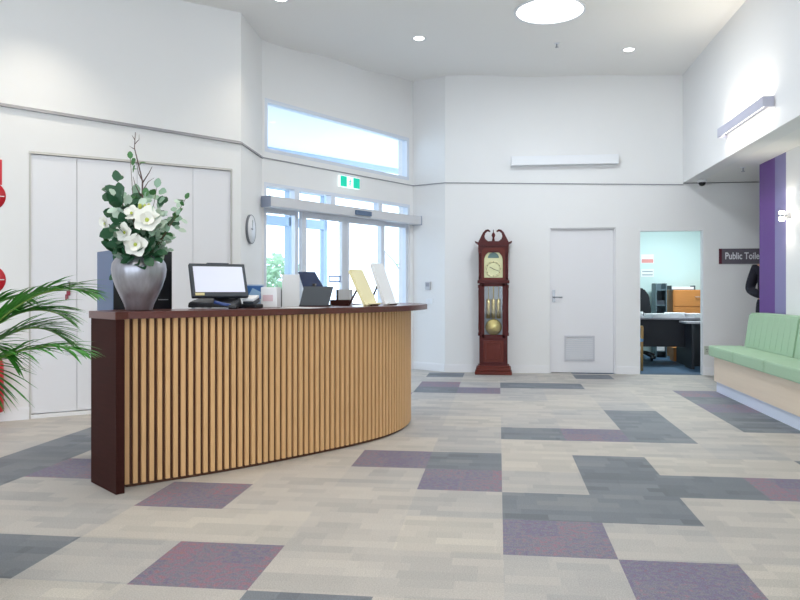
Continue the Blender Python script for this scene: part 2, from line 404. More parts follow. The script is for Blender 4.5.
# shrubs, flag and bin outside
M_leafout = mat('outdoor_leaf', (150, 182, 140), .6); M_stem = mat('plant_stem', (92, 78, 58), .7)
def leaf_cloud(mb, n, c, r, size, rnd):
    for _ in range(n):
        th, ph = rnd.uniform(0, 2*PI), math.acos(rnd.uniform(-1, 1)); q = rnd.uniform(.55, 1)
        p = Vector((c[0]+r[0]*q*math.sin(ph)*math.cos(th), c[1]+r[1]*q*math.sin(ph)*math.sin(th), c[2]+r[2]*q*math.cos(ph)))
        d = Vector((rnd.uniform(-1, 1), rnd.uniform(-1, 1), rnd.uniform(-1, 1))).normalized(); e = d.orthogonal().normalized()
        s = size*rnd.uniform(.6, 1.3)
        mb.quad(p-d*s, p+e*s*.45, p+d*s, p-e*s*.45)
rnd = random.Random(5)
for (x, y, h, r, lab) in [(7.3, 8, 2.1, .8, 'pale green shrub outside, left of the glass doors'), (8.6, 9, 2.2, .7, 'pale green shrub outside behind the left sidelight'), (19.5, 13, 2.4, 1.3, 'pale green shrub outside behind the right sidelight')]:
    t = thing('garden_shrub', lab, 'shrub', ent(x, y, 0), AE)
    a = MB(); leaf_cloud(a, 500, (0, 0, h*.6), (r, r, h*.42), .13, rnd); a.build('foliage', M_leafout, t, recalc=False)
    b = MB()
    for k in range(4): b.tube([(0, 0, 0), (.1*math.cos(k*1.6), .1*math.sin(k*1.6), h*.3), (.4*r*math.cos(k*1.6), .4*r*math.sin(k*1.6), h*.75)], [.03, .022, .01], 6)
    b.build('stem', M_stem, t)
fb = thing('feather_flag', 'white curved feather flag on a dark bent pole outside the doors', 'flag', ent(8.25, 4.2, 0), AE)
pp = [(0, 0, 0), (.02, 0, .7), (0, 0, 1.15), (-.18, 0, 1.5), (-.48, 0, 1.8), (-.86, 0, 2.05)]
a = MB(); a.tube(pp, [.022, .02, .018, .016, .012, .008], 8); a.lathe([(.2, 0), (.2, .03), (.03, .05)], n=20); a.build('pole', M_dgrey, fb)
a = MB(); poly = [(-.012, .62)] + [(p[0]-.02, p[2]) for p in pp[2:]] + [(-.95, 1.7), (-.85, 1.0), (-.3, .62)]
a.prism(poly, -.004, .004, 'y'); a.build('flag_cloth', M_white, fb)
bn = thing('wheelie_bin', 'green wheelie bin standing outside the right sidelight', 'bin', ent(9.75, 5.5, 0), AE)
M_bin = mat('bin_green', (60, 140, 112), .5)
a = MB(); a._f([(-.2,-.2,.05),(.2,-.2,.05),(.2,.2,.05),(-.2,.2,.05),(-.26,-.27,1.0),(.26,-.27,1.0),(.26,.27,1.0),(-.26,.27,1.0)], [(0,3,2,1),(4,5,6,7),(0,1,5,4),(1,2,6,5),(2,3,7,6),(3,0,4,7)]); a.build('bin_body', M_bin, bn)
a = MB(); a.box(-.28, .28, -.3, .29, 1.0, 1.06, bev=.015); a.build('lid', M_bin, bn)
for sx in (-.2, .2):
    a = MB(); a.cyl((sx-.025, .2, .1), (sx+.025, .2, .1), .1, n=16); a.build('wheel', M_black, bn)

# ------------------------------------------------------------------ left wall fittings
ML, LL, AL = frame('l', P_L0, P_L1); S0 = LL-2.146   # S0: run where the photo's frame begins
def lw(s, y=0, z=0): return ML @ Vector((S0+s, y, z))
cb = thing('wall_cupboard', 'white flush wall cupboard with four tall doors behind the counter', 'cupboard', lw(.232, 0, 0), AL)
a = MB(); W_ = 1.811
a.box(.004, W_-.004, .05, .19, .0351, .06); a.box(.004, W_-.004, .05, .19, 2.34, 2.371); a.box(.004, .02, .05, .19, .06, 2.34); a.box(W_-.02, W_-.004, .05, .19, .06, 2.34); a.box(.02, W_-.02, .17, .19, .06, 2.34)
a.build('carcass', M_cup, cb)
for x0, x1 in [(0, .38), (.38, .905), (.905, 1.43), (1.43, W_)]:
    a = MB(); a.box(x0+.003, x1-.001, .012, .035, .045, 2.362); a.build('door', M_cup, cb)
strip('trim_9', P_L0, P_L1, 2.378, 2.378, h=.022, d=.008, x0=S0+.22, x1=S0+2.055, m=M_rev)
a = MB(ML); a.box(S0+.222, S0+.236, -.006, .01, 0, 2.378); a.box(S0+2.04, S0+2.053, -.006, .01, 0, 2.378); struct(a.build('trim_10', M_rev))
# keys with a red fob hanging from the cupboard door
kt = thing('hanging_keys', 'red key tag and keys hanging on the cupboard door', 'keys', lw(.545, .012, 1.15), AL)
M_fob = mat('red_fob', (150, 60, 76), .5)
a = MB(); a.cyl((0, 0, .075), (0, -.03, .075), .007); a.sphere((0, -.033, .075), .012); a.build('hook', M_steel, kt)
a = MB(); a.tube([(0, -.025, .07), (.006, -.022, .03), (.0, -.02, -.01)], .004, 6); a.box(-.02, .012, -.022, -.014, -.05, -.005, bev=.003); a.build('key_tag', M_fob, kt)
a = MB(); a.box(-.03, -.018, -.02, -.015, -.09, -.04); a.box(-.015, -.006, -.02, -.015, -.08, -.05); a.build('key', M_fob, kt)

M_red = mat('signal_red', (206, 28, 44), .4)
sg = thing('fire_extinguisher_sign', 'red fire extinguisher wall sign at the left edge', 'sign', lw(-.12, 0, 2.05), AL)
a = MB(); a.box(-.13, .135, -.004, -.0005, .02, .24); a.build('sign_plate', M_red, sg)
a = MB(); a.box(-.07, -.02, -.0055, -.0042, .06, .17); a.box(-.055, -.035, -.0055, -.0042, .17, .19); a.prism([(.02, .15), (.1, .15), (.06, .07)], -.0055, -.0042, 'y'); a.build('pictogram', M_signwhite, sg)
for z, lab in [(1.97, 'round red disc sign just under the red extinguisher sign'), (1.24, 'round red disc sign low on the wall behind the palm')]:
    d = thing('fire_disc_sign', lab, 'sign', lw(-.085, 0, z), AL)
    a = MB(); a.lathe([(.0, -.001), (.13, -.001), (.13, -.005), (0, -.005)], n=40, axis='y'); a.build('disc', M_red, d)
    a = MB(); a.box(-.1, .118, -.0065, -.0052, -.004, .004); a.box(-.05, .05, -.0065, -.0052, .03, .05); a.build('white_line', M_signwhite, d)
fe = thing('fire_extinguisher', 'red fire extinguisher on the wall behind the palm', 'fire extinguisher', lw(-.055, -.10, .10), AL)
a = MB(); a.lathe([(.0, 0), (.075, 0), (.082, .015), (.082, .40), (.07, .45), (.03, .48), (.028, .5), (0, .5)], n=28); a.build('cylinder', M_red, fe)
a = MB(); a.box(-.02, .02, -.02, .02, .5, .54); a.box(-.012, .012, -.11, .03, .545, .56); a.box(-.012, .012, -.1, .02, .51, .522); a.build('valve_handle', M_black, fe)
a = MB(); a.tube([(0, -.02, .52), (-.07, -.06, .5), (-.1, -.03, .35), (-.095, 0, .15)], .012, 8); a.build('hose', M_black, fe)
a = MB(); a.box(-.05, .05, .08, .098, .2, .34); a.build('wall_bracket', M_black, fe)
# wall clock on the short corner wall
MC, LC, AC = frame('c', P_L1, P_E0)
ck = thing('wall_clock', 'round white wall clock with dark rim on the corner wall', 'clock', MC @ Vector((.31, 0, 1.80)), AC)
a = MB(); a.lathe([(.0, -.026), (.149, -.024), (.1495, -.001), (0, -.001)], n=40, axis='y'); a.build('clock_face', M_white, ck)
a = MB(); a.lathe([(.15, -.001), (.15, -.024), (.153, -.027), (.156, -.024), (.156, -.001), (.15, -.001)], n=40, axis='y'); a.build('rim', mat('clock_rim', (120, 124, 132), .5), ck)
a = MB(); a.box(-.004, .004, -.036, -.033, -.01, .1); a.box(-.06, .01, -.036, -.033, -.004, .004); a.build('hand', M_black, ck)
# switches on the return wall
MR, LR, AR = frame('r', P_E1, P_B0)
t = thing('thermostat', 'small grey control panel on the wall right of the doors', 'wall control', MR @ Vector((.29, 0, 1.15)), AR)
a = MB(); a.box(-.045, .045, -.022, -.0005, 0, .115, bev=.006); a.build('housing', mat('grey_control', (190, 192, 198), .5), t)
a = MB(); a.box(-.03, .03, -.0245, -.0225, .05, .1); a.build('screen', mat('control_screen', (150, 152, 160), .4), t)
t = thing('light_switch', 'white light switch plate below the grey control panel', 'light switch', MR @ Vector((.31, 0, .95)), AR)
a = MB(); a.box(-.06, .06, -.012, -.0005, 0, .075, bev=.004); a.build('switch_plate', M_white, t)
for k in (-.03, .0, .03):
    a = MB(); a.box(k-.008, k+.008, -.016, -.0122, .025, .05); a.build('rocker', M_white, t)

# ------------------------------------------------------------------ back wall: door, office, fittings
dr = MB(); y = DB
dr.box(DX0+.002, DX0+.018, y+.02, y+.115, 0, DZ-.002); dr.box(DX1-.018, DX1-.002, y+.02, y+.115, 0, DZ-.002); dr.box(DX0+.018, DX1-.018, y+.02, y+.115, DZ-.018, DZ-.002)
d3 = struct(dr.build('door_3', M_door))
a = MB(); a.box(DX0+.020, DX1-.020, y+.055, y+.095, .008, DZ-.020); a.build('door_leaf', M_door, d3)
a = MB(); a.box(DX0+.035, DX0+.075, y+.046, y+.054, .98, 1.15, bev=.003); a.tube([(DX0+.055, y+.046, 1.05), (DX0+.055, y+.0, 1.05), (DX0+.17, y+.0, 1.05)], .011, 10); a.build('door_handle', M_steel, d3)
M_louv = mat('louvre_grey', (206, 206, 212), .5)
lv = MB(); lx0, lx1, lz0, lz1 = DX0+.20, DX0+.61, .17, .52
wframe(lv, lx0, lx1, lz0, lz1, .022, y+.040, y+.054)
lvo = lv.build('vent_louvre', M_louv, d3)
a = MB()
for k in range(11):
    z = lz0+.028+k*.0285
    a._f([(lx0+.02, y+.044, z), (lx1-.02, y+.044, z), (lx1-.02, y+.0545, z+.02), (lx0+.02, y+.0545, z+.02), (lx0+.02, y+.047, z), (lx1-.02, y+.047, z)], [(0,1,2,3), (0,4,5,1), (4,3,2,5)])
a.build('blade', mat('louvre_blade', (214, 215, 220), .5), lvo)
struct(box('trim_11', (DX0, DX1, y+.13, y+.16, 0, DZ), M_wall))

# office beyond
M_owall = mat('office_wall_paint', (205, 226, 226), .6)
OY1 = DB+3.0
ow = MB(); ow.box(1.0, 4.6, OY1, OY1+.1, 0, 2.6); struct(ow.build('wall_office_back', M_owall))
ow = MB(); ow.box(1.0, 1.1, DB+.3, OY1, 0, 2.6); struct(ow.build('wall_office_left', M_owall))
ow = MB(); ow.box(4.5, 4.6, DB+.12, OY1, 0, 2.6); struct(ow.build('wall_office_right', M_owall))
ow = MB(); ow.box(1.0, 4.6, DB+.12, OY1, 2.5, 2.6); struct(ow.build('ceiling_office', M_ceil))
ow = MB(); ow.box(1.0, 4.6, DB+.005, OY1, -.02, .003); struct(ow.build('floor_office', mbl))
ow = MB(); ow.box(OX0, OX0+.012, DB+.0, DB+.12, 0, OZ); ow.box(OX1-.012, OX1, DB, DB+.12, 0, OZ); ow.box(OX0+.012, OX1-.012, DB, DB+.12, OZ-.012, OZ); struct(ow.build('door_4', M_skirt))
ofl = thing('office_ceiling_light', 'square ceiling light panel inside the office', 'ceiling light', (2.8, 11.7, 2.47))
a = MB(); a.box(-.3, .3, -.3, .3, 0, .029); a.build('light_frame', M_white, ofl)
a = MB(); a.box(-.28, .28, -.28, .28, -.006, -.0005); a.build('diffuser', M_light, ofl)
area('office_light', (2.8, 11.7, 2.44), (0, 0, 0), 0.5, 40, (.82, .97, 1.0))
M_desk = mat('black_desk', (26, 28, 38), .5); M_dtop = mat('grey_desk_top', (152, 150, 158), .4)
# desk: modesty panel towards the door, return wing on the right
DY = 11.25
dk = thing('office_desk', 'black office desk with grey top beyond the office doorway', 'desk', (2.2, DY, .003))
a = MB(); a.box(-.45, 1.1, 0, .7, .70, .725, bev=.003); a.build('desk_top', M_dtop, dk)
a = MB(); a.box(-.43, 1.08, .12, .14, .28, .70); a.build('modesty_panel', M_desk, dk)
a = MB(); a.box(-.42, -.39, .1, .65, 0, .70); a.build('leg', M_desk, dk)
a = MB(); a.box(.62, .92, .0, .65, 0, .695); a.build('pedestal', M_desk, dk)
dk2 = thing('side_desk', 'dark side table with pale top at the right of the office doorway', 'desk', (2.83, 10.75, .003))
a = MB(); a.box(-.14, .8, 0, .44, .66, .685, bev=.003); a.build('desk_top', M_dtop, dk2)
a = MB(); a.box(-.06, -.02, .04, .40, 0, .66); a.build('leg', M_desk, dk2)
a = MB(); a.box(.7, .74, .04, .40, 0, .66); a.build('leg', M_desk, dk2)
a = MB(); a.box(-.02, .7, .3, .32, .2, .66); a.build('modesty_panel', M_desk, dk2)
# drawers behind
M_beech = mat('beech_veneer', (196, 128, 66), .45, noise=.12, nscale=6, stretch=(1, 1, 8))
cab = thing('filing_cabinet', 'orange wood filing cabinet with drawers against the office wall', 'cabinet', (3.33, 12.55, .003))
a = MB(); a.box(-.4, .45, .02, .52, 0, 1.15, bev=.004); a.build('carcass', M_beech, cab)
for k in range(4):
    d = MB().box(-.385, .435, .0, .0198, .03+k*.28, .30+k*.28, bev=.004).build('drawer', M_beech, cab)
    a = MB(); a.tube([(-.05, 0, .19+k*.28), (-.05, -.025, .19+k*.28), (.08, -.025, .19+k*.28), (.08, 0, .19+k*.28)], .006, 6); a.build('drawer_handle', M_steel, d)
ft = thing('letter_tray', 'grey letter tray of papers on top of the filing cabinet', 'tray', (3.1, 12.62, 1.155))
a = MB(); a.box(-.2, .2, 0, .3, 0, .008); a.box(-.2, -.19, 0, .3, .008, .07); a.box(.19, .2, 0, .3, .008, .07); a.build('tray_body', M_dgrey, ft)
a = MB(); a.box(-.18, .18, .01, .28, .0085, .05); a.build('paper_stack', M_white, ft)
rk = thing('magazine_rack', 'tall grey file rack left of the filing cabinet', 'rack', (2.74, 12.6, .003))
M_rack = mat('rack_grey', (92, 112, 122), .5)
a = MB()
for x in (-.09, .075): a.box(x, x+.015, 0, .35, 0, 1.26)
for k in range(5): a.box(-.075, .075, .02, .35, .1+k*.26, .115+k*.26)
a.box(-.075, .075, .335, .35, 0, 1.26); a.build('rack_frame', M_rack, rk)
for k in range(4):
    a = MB(); a.box(-.065, .065, .05, .3, .1155+k*.26, .19+k*.26); a.build('file_stack', M_dgrey if k % 2 else M_white, rk)
def paper(x, y, rz, lab, s=(.21, .297, .006), z=.7285):
    a = MB(); n = 4
    for k in range(n):
        q = Matrix.Rotation(random.uniform(-.12, .12), 4, 'Z'); a.M = q; a.box(-s[0]/2, s[0]/2, -s[1]/2, s[1]/2, k*s[2]/n, (k+.8)*s[2]/n)
    o = a.build('paper_pile', M_white); o.location = (x, y, z); o.rotation_euler = (0, 0, rz)
    return tag(o, lab, 'papers', 'papers on the office desk')
paper(2.42, DY+.18, .3, 'left pile of white papers on the office desk', (.28, .3, .06))
paper(2.70, DY+.25, -.2, 'middle pile of white papers on the office desk', (.3, .3, .075))
paper(2.98, DY+.2, .6, 'right pile of white papers on the office desk', (.26, .3, .065))
cup = thing('mug', 'white mug at the left end of the office desk', 'mug', (2.16, DY+.12, .7285))
a = MB(); a.lathe([(0, 0), (.035, 0), (.04, .09), (.036, .09), (.032, .008), (0, .008)], n=20); a.build('cup_body', M_white, cup)
a = MB(); a.tube([(.038, 0, .07), (.062, 0, .065), (.062, 0, .03), (.037, 0, .022)], .005, 6); a.build('handle', M_white, cup)
# black swivel chair behind the desk
sc = thing('swivel_chair', 'black swivel office chair behind the desk', 'chair', (2.28, 12.25, .003))
M_fab = mat('black_fabric', (24, 26, 34), .8)
a = MB(); a.box(-.26, .26, -.25, .25, .42, .51, bev=.035); a.build('seat', M_fab, sc)
bk = [(-.25, .55), (-.27, .8), (-.24, 1.05), (-.15, 1.17), (0, 1.2), (.15, 1.17), (.24, 1.05), (.27, .8), (.25, .55)]
a = MB(); a.prism(bk, .22, .30, 'y'); bmesh.ops.bevel(a.bm, geom=a.bm.edges[:], offset=.02, segments=2, affect='EDGES'); a.build('backrest', M_fab, sc)
a = MB(); a.cyl((0, 0, .1), (0, 0, .42), .03); a.build('column', M_black, sc)
a = MB(); a.tube([(0, .2, .45), (0, .31, .5), (0, .30, .7)], .02, 8); a.build('back_support', M_black, sc)
for k in range(5):
    q = k*2*PI/5+.3; a = MB(); a.tube([(0, 0, .13), (.16*math.cos(q), .16*math.sin(q), .115), (.3*math.cos(q), .3*math.sin(q), .075)], [.03, .024, .018], 8); lg = a.build('leg', M_black, sc)
    a = MB(); a.cyl((.3*math.cos(q)-.02, .3*math.sin(q), .032), (.3*math.cos(q)+.02, .3*math.sin(q), .032), .031, n=14); a.build('castor', M_black, lg)
# visitor's wooden chair at the left jamb
wc = thing('wooden_chair', 'wooden chair with blue seat just inside the office doorway', 'chair', (1.82, 10.72, .003), PI*.5)
M_honey = mat('honey_wood', (190, 150, 92), .45, noise=.1, nscale=8)
M_seatb = mat('pale_blue_seat', (120, 160, 200), .7)
a = MB(); a.box(-.22, .22, -.22, .22, .41, .46, bev=.015); a.build('seat', M_seatb, wc)
for sx in (-.2, .2):
    a = MB(); a.tube([(sx, -.2, 0), (sx, -.2, .4), (sx, -.205, .62)], .018, 8); a.build('leg', M_honey, wc)
    a = MB(); a.tube([(sx, .21, 0), (sx, .2, .42), (sx, .26, .84)], .018, 8); a.build('leg', M_honey, wc)
    a = MB(); a.tube([(sx, -.215, .62), (sx, 0, .645), (sx, .21, .63)], .018, 8); a.build('armrest', M_honey, wc)
a = MB(); a.box(-.19, .19, .235, .262, .62, .82, bev=.008); a.build('backrest', M_seatb, wc)
a = MB(); a.box(-.2, .2, -.01, .01, .22, .25); a.box(-.2, -.18, -.2, .2, .2, .23); a.box(.18, .2, -.2, .2, .2, .23); a.build('stretcher', M_honey, wc)
bxw = thing('storage_box', 'small brown wooden box on the floor under the desk', 'box', (2.80, 12.0, .003))
a = MB(); a.box(0, .32, 0, .25, 0, .012); a.box(0, .32, 0, .012, .012, .2); a.box(0, .32, .238, .25, .012, .2); a.box(0, .012, .012, .238, .012, .2); a.box(.308, .32, .012, .238, .012, .2); a.build('box_body', M_beech, bxw)
a = MB(); a.box(-.005, .325, -.005, .255, .2, .215); a.build('lid', M_beech, bxw)
# notices on the office wall
for (z0, z1, x0, x1, c, lab) in [(1.62, 1.78, 2.5, 2.72, (226, 150, 146), 'pink and white notice, upper one on the office wall'), (1.38, 1.52, 2.5, 2.72, (196, 220, 224), 'pale notice with grey lines, lower one on the office wall')]:
    t = thing('wall_notice', lab, 'notice', (0, OY1, 0)); a = MB(); a.box(x0, x1, -.003, -.0005, z0, z1); a.build('sheet', M_white, t)
    a = MB()
    if c[0] > 200 and c[1] < 200: a.box(x0+.01, x1-.01, -.0045, -.0032, z0+.01, z0+.075)
    else:
        for k in range(2): a.box(x0+.02, x1-.02, -.0045, -.0032, z0+.03+k*.06, z0+.045+k*.06)
    a.build('print', mat('notice_print', c if c[1] < 200 else (120, 140, 150), .6), t)
po = thing('power_outlet', 'small pale power outlet on the wall right of the office doorway', 'power outlet', (2.79, DB, .28))
a = MB(); a.box(-.035, .035, -.01, -.0005, 0, .115, bev=.003); a.build('outlet_plate', mat('outlet_plate', (196, 204, 190), .5), po)
a = MB(); a.box(-.012, -.006, -.0115, -.0102, .06, .075); a.box(.006, .012, -.0115, -.0102, .06, .075); a.box(-.003, .003, -.0115, -.0102, .035, .05); a.build('socket_hole', M_black, po)

# unlit wall light bar on the back wall
wl = thing('wall_light', 'long white wall light bar above the louvred door', 'wall light', (.175, DB, 2.865))
a = MB(); a.box(0, 1.44, -.11, -.095, .0, .125, bev=.003); a.box(0, 1.44, -.095, -.001, 0, .012); a.box(0, .01, -.095, -.001, .012, .125); a.box(1.43, 1.44, -.095, -.001, .012, .125); a.build('housing', M_white, wl)
a = MB(); a.box(.015, 1.425, -.09, -.003, .085, .1); a.build('diffuser', M_white, wl)

# bulkhead wall washer, lit up and down
bw = thing('wall_washer_light', 'lit white linear wall light on the right bulkhead', 'wall light', (XB, 8.22, 2.815), -PI/2)
a = MB(); a.box(0, 1.37, -.10, -.088, -.002, .098, bev=.003); a.box(0, .012, -.088, -.001, 0, .096); a.box(1.358, 1.37, -.088, -.001, 0, .096); a.box(.012, 1.358, -.03, -.001, .035, .065); a.build('housing', mat('washer_housing', (196, 196, 212), .5), bw)
a = MB(); a.box(.02, 1.35, -.08, -.032, .035, .065); a.build('lamp_tube', M_wash, bw)

area('washer_up', (XB-.06, 7.54, 2.92), (PI, 0, 0), .05, 6, (1, .9, .72), 1.3); area('washer_down', (XB-.06, 7.54, 2.81), (0, 0, 0), .05, 3, (1, .96, .88), 1.3)

# ------------------------------------------------------------------ grandfather clock
M_clockwood = mat('cherry_clock_case', (80, 22, 22), .42, noise=.22, nscale=7, stretch=(2, 2, 9), spec=.3)
M_clockbase = mat('cherry_clock_base', (100, 38, 28), .42, noise=.2, nscale=7, stretch=(9, 2, 2), spec=.3)
M_dial = mat('dial_brass', (206, 204, 160), .35, .3)
M_brass = mat('brass', (196, 180, 116), .28, .75)
M_silver = mat('clock_interior', (200, 214, 222), .4, .1)
gc = thing('grandfather_clock', 'dark cherry grandfather clock with brass dial against the back wall', 'clock', (-.07, DB-.16, 0))
G = gc
a = MB(); a.box(-.25, .25, -.15, .145, 0, .045, bev=.006); a.box(-.235, .235, -.14, .145, .045, .10, bev=.01); a.box(-.215, .215, -.13, .145, .10, .125, bev=.006); a.build('plinth', M_clockbase, G)
a = MB()
a.box(-.19, .19, .10, .145, .125, 1.60)           # back board
a.box(-.19, .19, -.12, .10, .125, .50)             # lower case
a.box(-.19, -.155, -.12, .10, .50, 1.24); a.box(.155, .19, -.12, .10, .50, 1.24)
a.box(-.155, -.122, -.12, -.10, .50, 1.24); a.box(.122, .155, -.12, -.10, .50, 1.24)
a.box(-.155, .155, -.12, -.10, .50, .545); a.box(-.155, .155, -.12, .10, 1.20, 1.24)
a.build('case', M_clockwood, G)
a = MB(); a.box(-.14, .14, -.132, -.1205, .17, .465, bev=.006); a.box(-.10, .10, -.138, -.132, .21, .43, bev=.004); a.build('base_panel', M_clockbase, G)
a = MB(); a.box(-.122, .122, -.112, -.109, .545, 1.20); a.build('glass_door', M_glass, G)
a = MB(); a.box(-.15, .15, .085, .098, .51, 1.20); a.build('interior_back', M_silver, G)
for sx in (-.205, .205):
    a = MB(); prof = [(.018, .53), (.018, .57), (.01, .58), (.014, .62), (.011, .9), (.014, 1.14), (.01, 1.17), (.018, 1.18), (.018, 1.22)]
    a.lathe(prof, (sx*.93, -.123, 0), n=14); a.build('column', M_clockwood, G)
for x in (-.07, 0, .07):
    a = MB(); a.lathe([(0, .76), (.03, .76), (.03, 1.02), (.006, 1.03), (.003, 1.2)], (x, .0, 0), n=16); a.build('weight', M_brass, G)
a = MB(); a.box(-.008, .008, .045, .05, .63, 1.2); a.lathe([(0, -.008), (.1, -.004), (.112, 0), (.1, .006), (0, .008)], (0, .046, .64), n=32, axis='y'); a.build('pendulum', M_brass, G)
# hood
a = MB(); a.box(-.215, .215, -.14, .145, 1.24, 1.285, bev=.008)
a.box(-.20, -.155, -.13, .145, 1.285, 1.66); a.box(.155, .20, -.13, .145, 1.285, 1.66); a.box(-.155, .155, .05, .145, 1.285, 1.66)
a.build('hood', M_clockwood, G)
def arch(r, zc_, n=18): return [(r*math.cos(PI*k/n), zc_+r*math.sin(PI*k/n)) for k in range(n+1)]
# hood door frame with an arched opening
ins = [(.128, 1.315)] + arch(.128, 1.555) + [(-.128, 1.315)]
a = MB(); out_ = [(.155, 1.285), (.155, 1.70), (-.155, 1.70), (-.155, 1.285)]
v0 = [(x, z) for x, z in ins]; n = len(v0)
ring = []
for x, z in v0:
    if z <= 1.32: ring.append((.155 if x > 0 else -.155, 1.285))
    else:
        ang = math.atan2(z-1.555, x); ring.append((max(-.155, min(.155, 1.6*.128*math.cos(ang))), min(1.72, 1.555+1.6*.128*max(0, math.sin(ang)))))
vs = []; fs = []
for yv in (-.135, -.115):
    vs += [(x, yv, z) for x, z in v0] + [(x, yv, z) for x, z in ring]
N2 = 2*n
for k in range(n):
    k2 = (k+1) % n
    fs += [(k, k2, n+k2, n+k), (N2+k, N2+n+k, N2+n+k2, N2+k2), (k, N2+k, N2+k2, k2), (n+k, n+k2, N2+n+k2, N2+n+k)]
a._f(vs, fs); a.build('hood_door', M_clockbase, G)
ctr = MB(); ctr.prism([(.125, 1.318)] + arch(.125, 1.555) + [(-.125, 1.318)], -.10, -.09, 'y'); dl = ctr.build('dial', M_dial, G)
a = MB(); a.lathe([(.085, -.1005), (.085, -.102), (.105, -.106), (.112, -.102), (.112, -.1005), (.085, -.1005)], (0, 0, 1.435), n=40, axis='y'); a.build('chapter_ring', mat('chapter_ring', (222, 216, 172), .4, .3), dl)
for k in range(12):
    q = k*PI/6; a = MB(); a.M = Matrix.Translation((0, -.107, 1.435)) @ Matrix.Rotation(q, 4, 'Y'); a.box(-.003, .003, -.001, .001, .088, .103); a.build('numeral', M_black, dl)
a = MB(); a.M = Matrix.Translation((0, -.111, 1.435)) @ Matrix.Rotation(1.95, 4, 'Y'); a.box(-.003, .003, -.001, .001, -.01, .085)
a.M = Matrix.Translation((0, -.111, 1.435)) @ Matrix.Rotation(-1.05, 4, 'Y'); a.box(-.004, .004, -.001, .001, -.01, .058); a.build('hand', M_black, dl)
a = MB(); a.prism(arch(.075, 1.585), -.105, -.1005, 'y'); a.build('moon_dial', mat('moon_dial', (92, 122, 120), .4), dl)
# pediment: cornice and scrolled swan neck
a = MB()
a.box(-.20, .20, -.13, .145, 1.66, 1.75)
for s in (-1, 1): a.prism([(s*.19, 1.66), (s*.19, 1.79), (s*.25, 1.815), (s*.25, 1.80), (s*.205, 1.77), (s*.205, 1.66)], -.14, .12, 'y')
outl = [(-.205, 1.75), (-.205, 1.80), (-.19, 1.83), (-.165, 1.88), (-.14, 1.93), (-.105, 1.965), (-.07, 1.972), (-.04, 1.95), (-.045, 1.935), (-.08, 1.945), (-.108, 1.922), (-.12, 1.88), (-.108, 1.84), (-.07, 1.81), (-.025, 1.812), (0, 1.825)]
full = outl + [(-x, z) for x, z in outl[::-1][1:]]
a.prism(full, -.145, -.10, 'y'); a.build('pediment', M_clockwood, G)
a = MB(); a.lathe([(0, 1.80), (.02, 1.82), (.012, 1.855), (.026, 1.89), (.018, 1.915), (.006, 1.93), (.004, 1.965), (0, 1.97)], (0, -.122, 0), n=16); a.build('finial', M_clockwood, G)
for s in (-1, 1):
    for k in range(1):
        a = MB(); a.lathe([(.016, 1.30), (.016, 1.33), (.009, 1.34), (.014, 1.38), (.008, 1.42), (.014, 1.47), (.008, 1.52), (.014, 1.58), (.009, 1.62), (.016, 1.63), (.016, 1.66)], (s*.185, -.145, 0), n=14); a.build('hood_column', M_clockwood, G)

# ------------------------------------------------------------------ right side: sign, sconce, bench, cctv
sn = thing('toilet_sign', 'grey wall sign reading Public Toilets', 'sign', (2.945, DB, 1.50))
a = MB(); a.box(.035, .92, -.012, -.0005, 0, .205); a.build('sign_plate', M_signgrey, sn)
a = MB(); a.box(0, .035, -.014, -.0005, 0, .205); a.build('maroon_end', M_maroon, sn)
cu = bpy.data.curves.new('lettering', 'FONT'); cu.body = 'Public Toilets'; cu.size = .128; cu.extrude = .001; cu.offset = .0022
to = bpy.data.objects.new('lettering_curve', cu); COL.objects.link(to)
dg = bpy.context.evaluated_depsgraph_get(); me = bpy.data.meshes.new_from_object(to.evaluated_get(dg)); bpy.data.objects.remove(to)
me.materials.clear(); me.materials.append(M_signwhite)
lt = bpy.data.objects.new('lettering', me); COL.objects.link(lt); lt.parent = sn; lt.location = (.075, -.0135, .065); lt.rotation_euler = (PI/2, 0, 0)
lt.scale = (.73, 1, 1)

so = thing('wall_sconce', 'small lit cylinder wall lamp on the purple and lilac wall', 'wall light', (XW, 7.86, 1.86), -PI/2)
a = MB(); a.box(-.03, .03, -.02, -.0005, .03, .09); a.tube([(0, -.02, .06), (0, -.05, .06)], .012); a.build('mount', M_steel, so)
a = MB(); a.lathe([(.027, .045), (.031, .045), (.031, .075), (.027, .075), (.027, .045)], (0, -.08, 0), n=24); a.build('shade', M_steel, so)
a = MB(); a.lathe([(0, .01), (.025, .01), (.025, .11), (0, .11)], (0, -.08, 0), n=20); a.build('lamp', mat('sconce_lamp', (255, 255, 255), .5, emit=(255, 244, 220), estr=30), so)
spot('sconce_up', (XW-.08, 7.86, 2.0), (XW-.03, 7.86, 3), 3, 1.9, .5); spot('sconce_down', (XW-.08, 7.86, 1.84), (XW-.03, 7.86, 1), 3, 1.9, .5)

